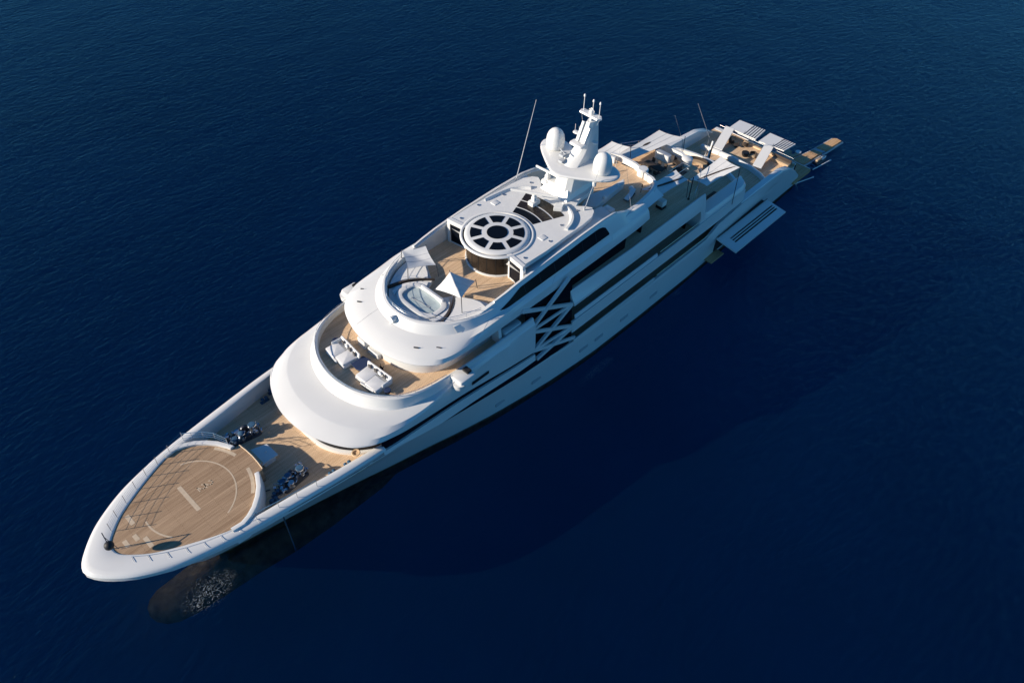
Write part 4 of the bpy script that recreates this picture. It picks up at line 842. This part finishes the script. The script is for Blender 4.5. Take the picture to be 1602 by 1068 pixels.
t = empty('folded_chair', (83.45, 2.1, 13.0), label='small black folded seat behind the port sofa', cat='chair'); mb = MB(); mb.box((0, 0, .4), (.12, .5, .5)); mb.build('seat', BLACK, t, bevel=.03); mb = MB(); [mb.tube([(.1, y, 0), (-.1, y, .8)], .03) for y in (-.25, .25)]; mb.build('frame', BLACK, t)

# shade sails
def sail(loc_pts, label, sag=.35, slit=None, n=14, folds=True, name='shade_sail', group=None, posts=True, base=13.0, ridge=False):
    P = [Vector(p) for p in loc_pts]; c = sum(P, Vector()) / len(P); base_c = Vector((c.x, c.y, base))
    o = empty(name, base_c, label=label, cat='awning', group=group)
    Q = [p - base_c for p in P]; rows = []
    for i in range(n + 1):
        row = []
        for j in range(n + 1):
            u, v = i / n, j / n
            # concave edges: pull towards centre in plan
            p = (Q[0] + (Q[1] - Q[0]) * u + (Q[2] - Q[1]) * v if u >= v else Q[0] + (Q[3] - Q[0]) * v + (Q[2] - Q[3]) * u) if ridge else Q[0] * (1 - u) * (1 - v) + Q[1] * u * (1 - v) + Q[2] * u * v + Q[3] * (1 - u) * v
            ctr = (Q[0] + Q[1] + Q[2] + Q[3]) / 4
            e = max(4 * u * (1 - u) * abs(2 * v - 1) ** 3, 4 * v * (1 - v) * abs(2 * u - 1) ** 3)
            p = p + (ctr - p) * .07 * e
            z = -sag * (4 * u * (1 - u)) * (4 * v * (1 - v)) * .5 + .03 * math.sin(7 * u + 3 * v) * (u * (1 - u) * v * (1 - v)) * 12
            row.append((p.x, p.y, p.z + z))
        rows.append(row)
    mb = MB(); mb.loft(rows); mb.loft([[(x, y, z - .02) for x, y, z in r] for r in rows]); mb.build('canvas', CANVAS, o, smooth=60)
    for v in (.33, .66):
        q = [rows[i][int(round(v * n))] for i in range(n + 1)]; MB().tube([(x, y, z + .012) for x, y, z in q], .012, 4).build('seam', GREYP, o)
    if slit:
        mb = MB(); (a, b, wd) = slit
        def at(u, v):
            i, j = u * n, v * n; i0, j0 = min(n - 1, int(i)), min(n - 1, int(j)); fi, fj = i - i0, j - j0
            p = [Vector(rows[i0 + di][j0 + dj]) for di in (0, 1) for dj in (0, 1)]
            return p[0] * (1 - fi) * (1 - fj) + p[2] * fi * (1 - fj) + p[1] * (1 - fi) * fj + p[3] * fi * fj
        L = []; R_ = []
        for k in range(11):
            t = k / 10; p = at(a[0] + (b[0] - a[0]) * t, a[1] + (b[1] - a[1]) * t); w_ = wd * math.sin(math.pi * (.08 + .84 * t)); L.append((p.x, p.y - w_ / 2, p.z + .03)); R_.append((p.x, p.y + w_ / 2, p.z + .03))
        mb.loft([L, R_]); mb.build('boom_cover', BROWN, o, smooth=0)
    if posts:
        for q in posts if isinstance(posts, list) else range(4):
            mb = MB(); p = Q[q]; d = Vector((p.x, p.y, 0)).normalized() * .25; mb.tube([(p.x + d.x, p.y + d.y, .0), (p.x + d.x * .2, p.y + d.y * .2, p.z + .15)], .045); mb.build('post', DSTEEL, o)
    return o
sail([(72.31, .56, 18.6), (70.28, 2.26, 17.1), (74.18, 4.24, 18.45), (74.25, .3, 17.2)], 'small white shade sail over the pads on the port side of the pool', .1, base=15.95, group='shade sails by the pool', ridge=True)
sail([(73.4, -5.9, 18.2), (71.1, -4.6, 18.35), (71.8, -2.25, 17.5), (74.7, -3.4, 18.0)], 'small white shade sail over the pads on the starboard side of the pool', .1, base=15.95, group='shade sails by the pool', ridge=True)
sail([(40.6, -6.6, 15.2), (36.5, -6.2, 15.6), (36.1, -3.4, 15.8), (38.4, -3.7, 15.4)], 'white shade sail just behind the mast on the starboard side', .12, group='shade sails on the aft decks')
sail([(36.65, -4.9, 14.2), (27.6, -4.7, 14.2), (26.7, -1.0, 14.3), (36.9, -3.0, 14.2)], 'long white shade sail over the starboard aft deck with a dark slit', .12, slit=((.45, .35), (.62, .35), .35), group='shade sails on the aft decks', base=8.4, posts=[1, 2])
sail([(43.3, 3.9, 16.3), (35.5, 3.65, 15.4), (36.65, 6.35, 15.8), (41.5, 5.9, 15.75)], 'white shade sail with a brown boom on the port side behind the mast', .12, slit=((.03, .2), (.97, .75), .4), group='shade sails on the aft decks', posts=[0, 2])
sail([(33.35, 4.75, 13.4), (25.9, 4.65, 13.6), (27.6, 8.5, 14.4), (34.0, 7.7, 14.2)], 'aftmost white shade sail with a brown boom on the port side', .12, slit=((.05, .3), (.97, .85), .38), group='shade sails on the aft decks', base=8.4, posts=[2])
for x, y, l in ((42.4, 3.3, 'tall black post by the port sail corner nearest the mast'), (36.6, 6.9, 'tall black post between the two port shade sails')):
    mb = MB(); mb.tube([(0, 0, 0), (-.1, 0, 3.3)], .07); mb.lathe((0, 0, 0), [(.16, 0), (.14, .15), (.05, .2)], 10); tag(mb.build('sail_post', BLACK, loc=(x, y, 13.0)), l, 'post', 'black posts of the shade sails')

# furniture on the aft decks
def chair(loc, rz, label, mt=BROWN, group='brown chairs round the dining table'):
    t = empty('dining_chair', loc, rz, label=label, cat='chair', group=group)
    MB().rbox((0, 0, .42), (.5, .5, .12), .1).build('seat', mt, t, smooth=40); MB().rbox((-.25, 0, .7), (.08, .5, .5), .03).build('backrest', mt, t, smooth=40)
    for x, y in ((.2, .2), (.2, -.2), (-.2, .2), (-.2, -.2)): MB().tube([(x, y, 0), (x * .9, y * .9, .38)], .025).build('leg', DSTEEL, t)
    return t
t = empty('dining_table', (34.6, -.2, 13.0), label='long wooden dining table between brown chairs behind the mast', cat='table')
MB().rbox((0, 0, .72), (1.2, 3.0, .08), .3).build('tabletop', BROWN, t, smooth=40); MB().lathe((0, .8, 0), [(.3, 0), (.1, .1), (.1, .68)], 12).build('pedestal', DSTEEL, t); MB().lathe((0, -.8, 0), [(.3, 0), (.1, .1), (.1, .68)], 12).build('pedestal', DSTEEL, t)
c0 = chair((35.6, -1.2, 13.0), math.pi, 'brown wicker chair at the dining table on the deck behind the mast')
for x, y, rz in ((35.6, -.2, math.pi), (35.6, .8, math.pi), (33.6, -1.2, 0), (33.6, -.2, 0), (33.6, .8, 0)):
    c = copy_tree(c0); c.location = (x, y, 13.0); c.rotation_euler = (0, 0, rz)
def curved_sofa(loc, r, a0, a1, label, mt=TAN, group=None, base=NAVY):
    t = empty('curved_sofa', loc, label=label, cat='sofa', group=group); mb = MB(); mb2 = MB(); ra, rb = [], []
    for a in rng(math.radians(a0), math.radians(a1), 16):
        c, s_ = math.cos(a), math.sin(a); ra.append([((r - .8) * c, (r - .8) * s_, .0), ((r - .8) * c, (r - .8) * s_, .42), ((r - .1) * c, (r - .1) * s_, .42), ((r - .1) * c, (r - .1) * s_, 0)]); rb.append([((r - .12) * c, (r - .12) * s_, .3), ((r - .15) * c, (r - .15) * s_, .85), (r * c, r * s_, .85), (r * c, r * s_, 0)])
    mb.loft(ra, True, True); mb2.loft(rb, True, True); mb.build('seat', mt, t, smooth=40); mb2.build('backrest', base, t, smooth=40); return t
curved_sofa((37.3, -1.6, 13.0), 1.9, 200, 330, 'curved dark sofa under the starboard sail behind the mast', BROWN)
curved_sofa((32.2, .9, 13.0), 1.5, 60, 200, 'curved brown sofa beside the dining table near the port sail', BROWN, base=DSTEEL)
curved_sofa((24.2, 0, 8.25), 2.4, 120, 240, 'curved tan sofa at the aft end of the deck below the long sails', TAN, base=BROWN)
t = empty('bar_counter', (31.6, -1.0, 13.0), label='white curved bar counter near the aft rail of the bridge deck', cat='bar'); MB().rbox((0, 0, .5), (.7, 2.4, 1.0), .3).build('body', WHITE, t, smooth=40); MB().rbox((0, 0, 1.05), (.8, 2.5, .08), .3).build('top', GREYP, t, smooth=40)
t = empty('storage_box', (40.5, 5.4, 13.0), label='square white box with a dark base on the port side deck', cat='box'); MB().rbox((0, 0, .75), (.95, .95, .7), .1).build('body', WHITE, t, smooth=40); MB().rbox((0, 0, .2), (1.05, 1.05, .4), .15).build('base', BLACK, t, smooth=40)
# stairs opening
mb = MB()
for k in range(7): mb.box((36.4 + .3 * k, 4.4, 12.7 + .0 * k), (.2, .8, .5))
t = empty('boarding_crane', (16.6, -1.9, 4.4), label='slender white boom with brown spar leaning over the aft main deck', cat='crane'); MB().tube([(1.3, .3, 0), (-1.6, -.8, 3.4)], .16, 8).build('boom', WHITE, t); MB().tube([(1.5, .7, .2), (-1.2, -.5, 3.0)], .1, 8).build('spar', BROWN, t); MB().lathe((1.3, .3, 0), [(.45, 0), (.35, .4), (.2, .8)], 14).build('foot', STEEL, t)
def lounger(loc, rz, label, group):
    t = empty('sun_lounger', loc, rz, label=label, cat='sun lounger', group=group); MB().box((0, 0, .22), (2.0, .7, .08)).build('frame', BROWN, t, bevel=.02); MB().rbox((.3, 0, .34), (1.3, .62, .16), .08).build('mattress', CUSH, t, smooth=40)
    MB().loft([[(-.35, -.31, .3), (-.35, .31, .3), (-.35, .31, .44), (-.35, -.31, .44)], [(-1.0, -.31, .75), (-1.0, .31, .75), (-1.05, .31, .88), (-1.05, -.31, .88)]], True, True).build('backrest', CUSH, t, bevel=.03); return t
lounger((45.3, 3.6, 15.9), .2, 'white sun lounger on the small port deck behind the sky lounge', None)
l0 = lounger((25.3, -4.6, 8.25), .1, 'white sun lounger below the long starboard sail', 'sun loungers below the starboard sail')
for x, y in ((25.3, -3.5), (28.0, -4.6)):
    l_ = copy_tree(l0); l_.location = (x, y, 8.25)
rail('stair_rail', [(34.6, 2.2, 13.0), (33.0, 2.2, 13.0), (31.6, 2.2, 13.0), (31.6, 3.3, 13.0), (33.0, 3.3, 13.0), (34.6, 3.3, 13.0)], 1.0, 1, .025)
MB().box((33.1, 2.75, 13.02), (2.9, 1.0, .03)).build('stair_opening', BLACK, Y)
rail('bridge_deck_rail', [(30.2, 4.2, 13.0), (31.6, 5.2, 13.0), (34.0, 6.5, 13.0), (36.0, 7.3, 13.0)], 1.0, 1, .025)
rail('bridge_deck_rail', [(30.2, -4.2, 13.0), (31.6, -5.2, 13.0), (34.0, -6.5, 13.0), (36.0, -7.3, 13.0)], 1.0, 1, .025)
# aft main deck furniture
def armchair(loc, rz, label, mt, group):
    t = empty('armchair', loc, rz, label=label, cat='armchair', group=group); MB().rbox((0, 0, .3), (.85, .85, .35), .2).build('seat', mt, t, smooth=40); MB().loft([[((.42) * math.cos(a), .42 * math.sin(a), .2), (.42 * math.cos(a), .42 * math.sin(a), .8), (.55 * math.cos(a), .55 * math.sin(a), .8), (.52 * math.cos(a), .52 * math.sin(a), .2)] for a in rng(math.radians(80), math.radians(280), 12)], True, True).build('backrest', BROWN, t, smooth=40); return t
GA = 'armchairs by the stern rail'
a0 = armchair((7.6, -4.4, 4.4), 3.0, 'tan armchair by the stern rail under the starboard canopy', TAN, GA)
for x, y, rz, l in ((8.2, -3.0, 2.6, 'tan armchair by the stern rail, second from the starboard end'), (7.4, -1.0, 3.1, 'tan armchair by the stern rail, beside the low round table')):
    a = copy_tree(a0); a.location = (x, y, 4.4); a.rotation_euler = (0, 0, rz); a['label'] = l
a = copy_tree(a0); a.location = (9.3, 1.6, 4.4); a.rotation_euler = (0, 0, .4); a['label'] = 'tan armchair next to the black planter between the two canopies'
t = empty('planter', (9.9, .6, 4.4), label='round black planter bowl between the two stern canopies', cat='planter'); MB().lathe((0, 0, 0), [(.35, 0), (.55, .3), (.6, .7), (.5, .72), (.02, .6)], 18).build('bowl', BLACK, t, smooth=50)
t = empty('round_table', (8.6, -1.9, 4.4), label='low round brown table among the stern armchairs', cat='table'); MB().lathe((0, 0, 0), [(.5, .4), (.52, .45), (.01, .46)], 18).build('tabletop', BROWN, t, smooth=50); MB().lathe((0, 0, 0), [(.3, 0), (.1, .1), (.1, .4)], 12).build('pedestal', BROWN, t)
t = empty('bench_sofa', (7.6, 5.6, 4.4), label='long tan bench sofa along the port stern rail', cat='sofa'); MB().rbox((0, 0, .25), (.8, 3.0, .5), .1).build('seat', TAN, t, smooth=40); MB().rbox((-.45, 0, .5), (.2, 3.0, .9), .08).build('backrest', BROWN, t, smooth=40)
for k, x in enumerate((19.4, 18.2, 17.1, 16.0)):
    if k == 0:
        bs = empty('bar_stool', (x, 7.0, 4.4), label='black stool in the row along the port aft bulwark', cat='stool', group='stools along the port aft bulwark'); MB().lathe((0, 0, 0), [(.24, .6), (.26, .66), (.22, .72), (.01, .73)], 14).build('seat', BLACK, bs, smooth=50); MB().lathe((0, 0, 0), [(.22, 0), (.05, .05), (.04, .6)], 10).build('leg', DSTEEL, bs)
    else: c = copy_tree(bs); c.location = (x, 7.0, 4.4)

# floating things at the stern
t = empty('floating_dock', (0, 0, 0), label='long teak topped floating dock reaching out behind the stern', cat='dock')
def pad(name, poly, z0, z1, m_, parent, **k): return MB().prism(poly, z0, z1).build(name, m_, parent, **k)
pad('deck', [(-.2, 4.0), (-5.7, 4.95), (-6.0, 6.6), (-.4, 6.2)], .25, .75, DOCKT, t, bevel=.12)
pad('deck', [(-6.6, 5.05), (-11.3, 5.55), (-11.75, 6.1), (-11.6, 7.2), (-6.9, 6.85)], .25, .75, DOCKT, t, bevel=.12)
pad('coupling', [(-5.7, 5.1), (-6.65, 5.2), (-6.85, 6.7), (-6.0, 6.5)], .3, .6, GREYP, t)
mb = MB(); mb.tube([(-.2, 3.95, .45), (-5.7, 4.9, .45), (-6.6, 5.0, .45), (-11.3, 5.5, .45), (-11.85, 6.1, .45), (-11.65, 7.3, .45), (-6.9, 6.95, .45), (-.4, 6.3, .45)], .17, 8); mb.build('side_tube', GREYP, t, smooth=60)
t = empty('inflatable_lounge', (0, 0, 0), label='tan C shaped inflatable float moored at the stern beside the dock', cat='float')
mb = MB(); mb.prism([(-.3, 1.9), (-2.9, 1.9), (-3.0, 2.7), (-1.9, 3.0), (-2.3, 3.3), (-3.6, 3.2), (-3.6, 4.1), (-2.8, 4.25), (-.5, 3.9), (.2, 3.0)], .1, .7); mb.build('tube', TAN, t, bevel=.18); MB().lathe((-3.2, 3.65, .7), [(.5, 0), (.45, .12), (.02, .15)], 16).build('cushion', CUSH, t, smooth=50)
t = empty('jet_ski', (-4.0, 7.35, 0), rz=math.radians(174), label='brown and white jet ski floating beside the teak dock', cat='jet ski')
mb = MB(); mb.loft([[(x, -w_, .45), (x, -w_ * .8, .7), (x, w_ * .8, .7), (x, w_, .45), (x, w_ * .5, -.1), (x, -w_ * .5, -.1)] for x, w_ in ((-1.6, .45), (-.8, .55), (.3, .55), (1.1, .4), (1.7, .08))], True, True); mb.build('hull', DSTEEL, t, smooth=30)
mb = MB(); mb.rbox((-.6, 0, .85), (1.3, .45, .35), .15); mb.build('seat', TAN, t, smooth=50); mb = MB(); mb.loft([[(x, -w_, .65), (x, 0, z_), (x, w_, .65)] for x, w_, z_ in ((.0, .35, .95), (.4, .38, 1.15), (1.0, .3, .95), (1.6, .1, .72))], True, True); mb.build('cowl', CUSH, t, smooth=50); MB().tube([(.25, -.4, 1.25), (.35, 0, 1.2), (.25, .4, 1.25)], .04).build('handlebar', BLACK, t)
t = empty('paddle_board', (-1.6, 7.15, 0), rz=math.radians(176), label='small blue and white ring float beside the dock', cat='float')
MB().lathe((0, 0, .25), [(.35, -.15), (.6, -.18), (.72, 0), (.6, .18), (.35, .15), (.35, -.15)], 22).build('ring', BLUECOV, t, smooth=60)
for x, y, x1, y1, z, l in ((5.2, 8.2, 1.9, 9.2, .9, 'thin white boat boom sticking out from the port quarter'), (.2, 8.15, -4.4, 8.8, 1.0, 'thin white boat boom sticking out astern of the swim platform')):
    t = empty('boat_boom', (x, y, z), label=l, cat='boom', group='boat booms at the stern'); MB().tube([(0, 0, 0), (x1 - x, y1 - y, 0)], .08, 8).build('spar', WHITE, t); MB().lathe((x1 - x, y1 - y, 0), [(.12, -.1), (.14, 0), (.12, .1)], 10).build('end_cap', WHITE, t)
# anchor chain at the bow
mb = MB(); mb.tube([(99.0, 5.3, 7.2), (98.8, 5.0, 3.0), (98.6, 4.6, -1)], .07); mb.build('anchor_cable', STEEL, Y)

# thin white patches: sun glints by the bulb and wash, painted as colour
def glint_foam_mat():
    m = bpy.data.materials.new('glint_foam'); m.use_nodes = True; n = m.node_tree; p = n.nodes['Principled BSDF']; p.inputs['Base Color'].default_value = (.55, .6, .62, 1); p.inputs['Roughness'].default_value = .8
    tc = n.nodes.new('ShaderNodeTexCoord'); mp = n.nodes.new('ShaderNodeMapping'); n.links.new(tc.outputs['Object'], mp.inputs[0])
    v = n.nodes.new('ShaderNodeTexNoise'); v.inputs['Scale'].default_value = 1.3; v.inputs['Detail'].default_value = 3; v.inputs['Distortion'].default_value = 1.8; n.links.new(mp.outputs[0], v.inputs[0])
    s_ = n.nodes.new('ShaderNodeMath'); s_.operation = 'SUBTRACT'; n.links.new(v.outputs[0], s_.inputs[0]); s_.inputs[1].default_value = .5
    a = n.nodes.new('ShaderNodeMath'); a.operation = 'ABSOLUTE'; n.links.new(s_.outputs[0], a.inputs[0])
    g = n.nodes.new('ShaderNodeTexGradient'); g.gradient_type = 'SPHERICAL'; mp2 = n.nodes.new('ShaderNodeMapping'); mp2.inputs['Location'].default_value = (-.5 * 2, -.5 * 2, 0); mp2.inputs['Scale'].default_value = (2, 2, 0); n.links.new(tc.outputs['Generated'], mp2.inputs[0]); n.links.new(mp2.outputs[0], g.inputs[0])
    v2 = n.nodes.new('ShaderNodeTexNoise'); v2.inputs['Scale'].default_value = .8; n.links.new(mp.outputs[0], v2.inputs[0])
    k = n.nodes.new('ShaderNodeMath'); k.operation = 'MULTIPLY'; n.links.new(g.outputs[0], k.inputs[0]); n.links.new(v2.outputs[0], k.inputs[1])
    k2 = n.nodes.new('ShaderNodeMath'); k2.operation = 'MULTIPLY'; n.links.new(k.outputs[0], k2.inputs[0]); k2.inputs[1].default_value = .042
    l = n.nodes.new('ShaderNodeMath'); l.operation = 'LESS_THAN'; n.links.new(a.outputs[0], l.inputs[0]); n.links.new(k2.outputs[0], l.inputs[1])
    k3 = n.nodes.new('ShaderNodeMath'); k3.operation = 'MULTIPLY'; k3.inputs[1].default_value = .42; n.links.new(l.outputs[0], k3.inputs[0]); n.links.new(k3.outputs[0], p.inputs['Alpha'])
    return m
GLINT_FOAM = glint_foam_mat()
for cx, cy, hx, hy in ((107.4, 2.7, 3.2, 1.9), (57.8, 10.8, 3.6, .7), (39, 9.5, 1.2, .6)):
    o = MB().add([(-hx, -hy, 0), (hx, -hy, 0), (hx, hy, 0), (-hx, hy, 0)], [(0, 1, 2, 3)]).build('glint_foam', GLINT_FOAM, smooth=0, loc=(cx, cy, .03)); tag(o, kind='stuff', label='white sun glints and wash painted on the water beside the hull')
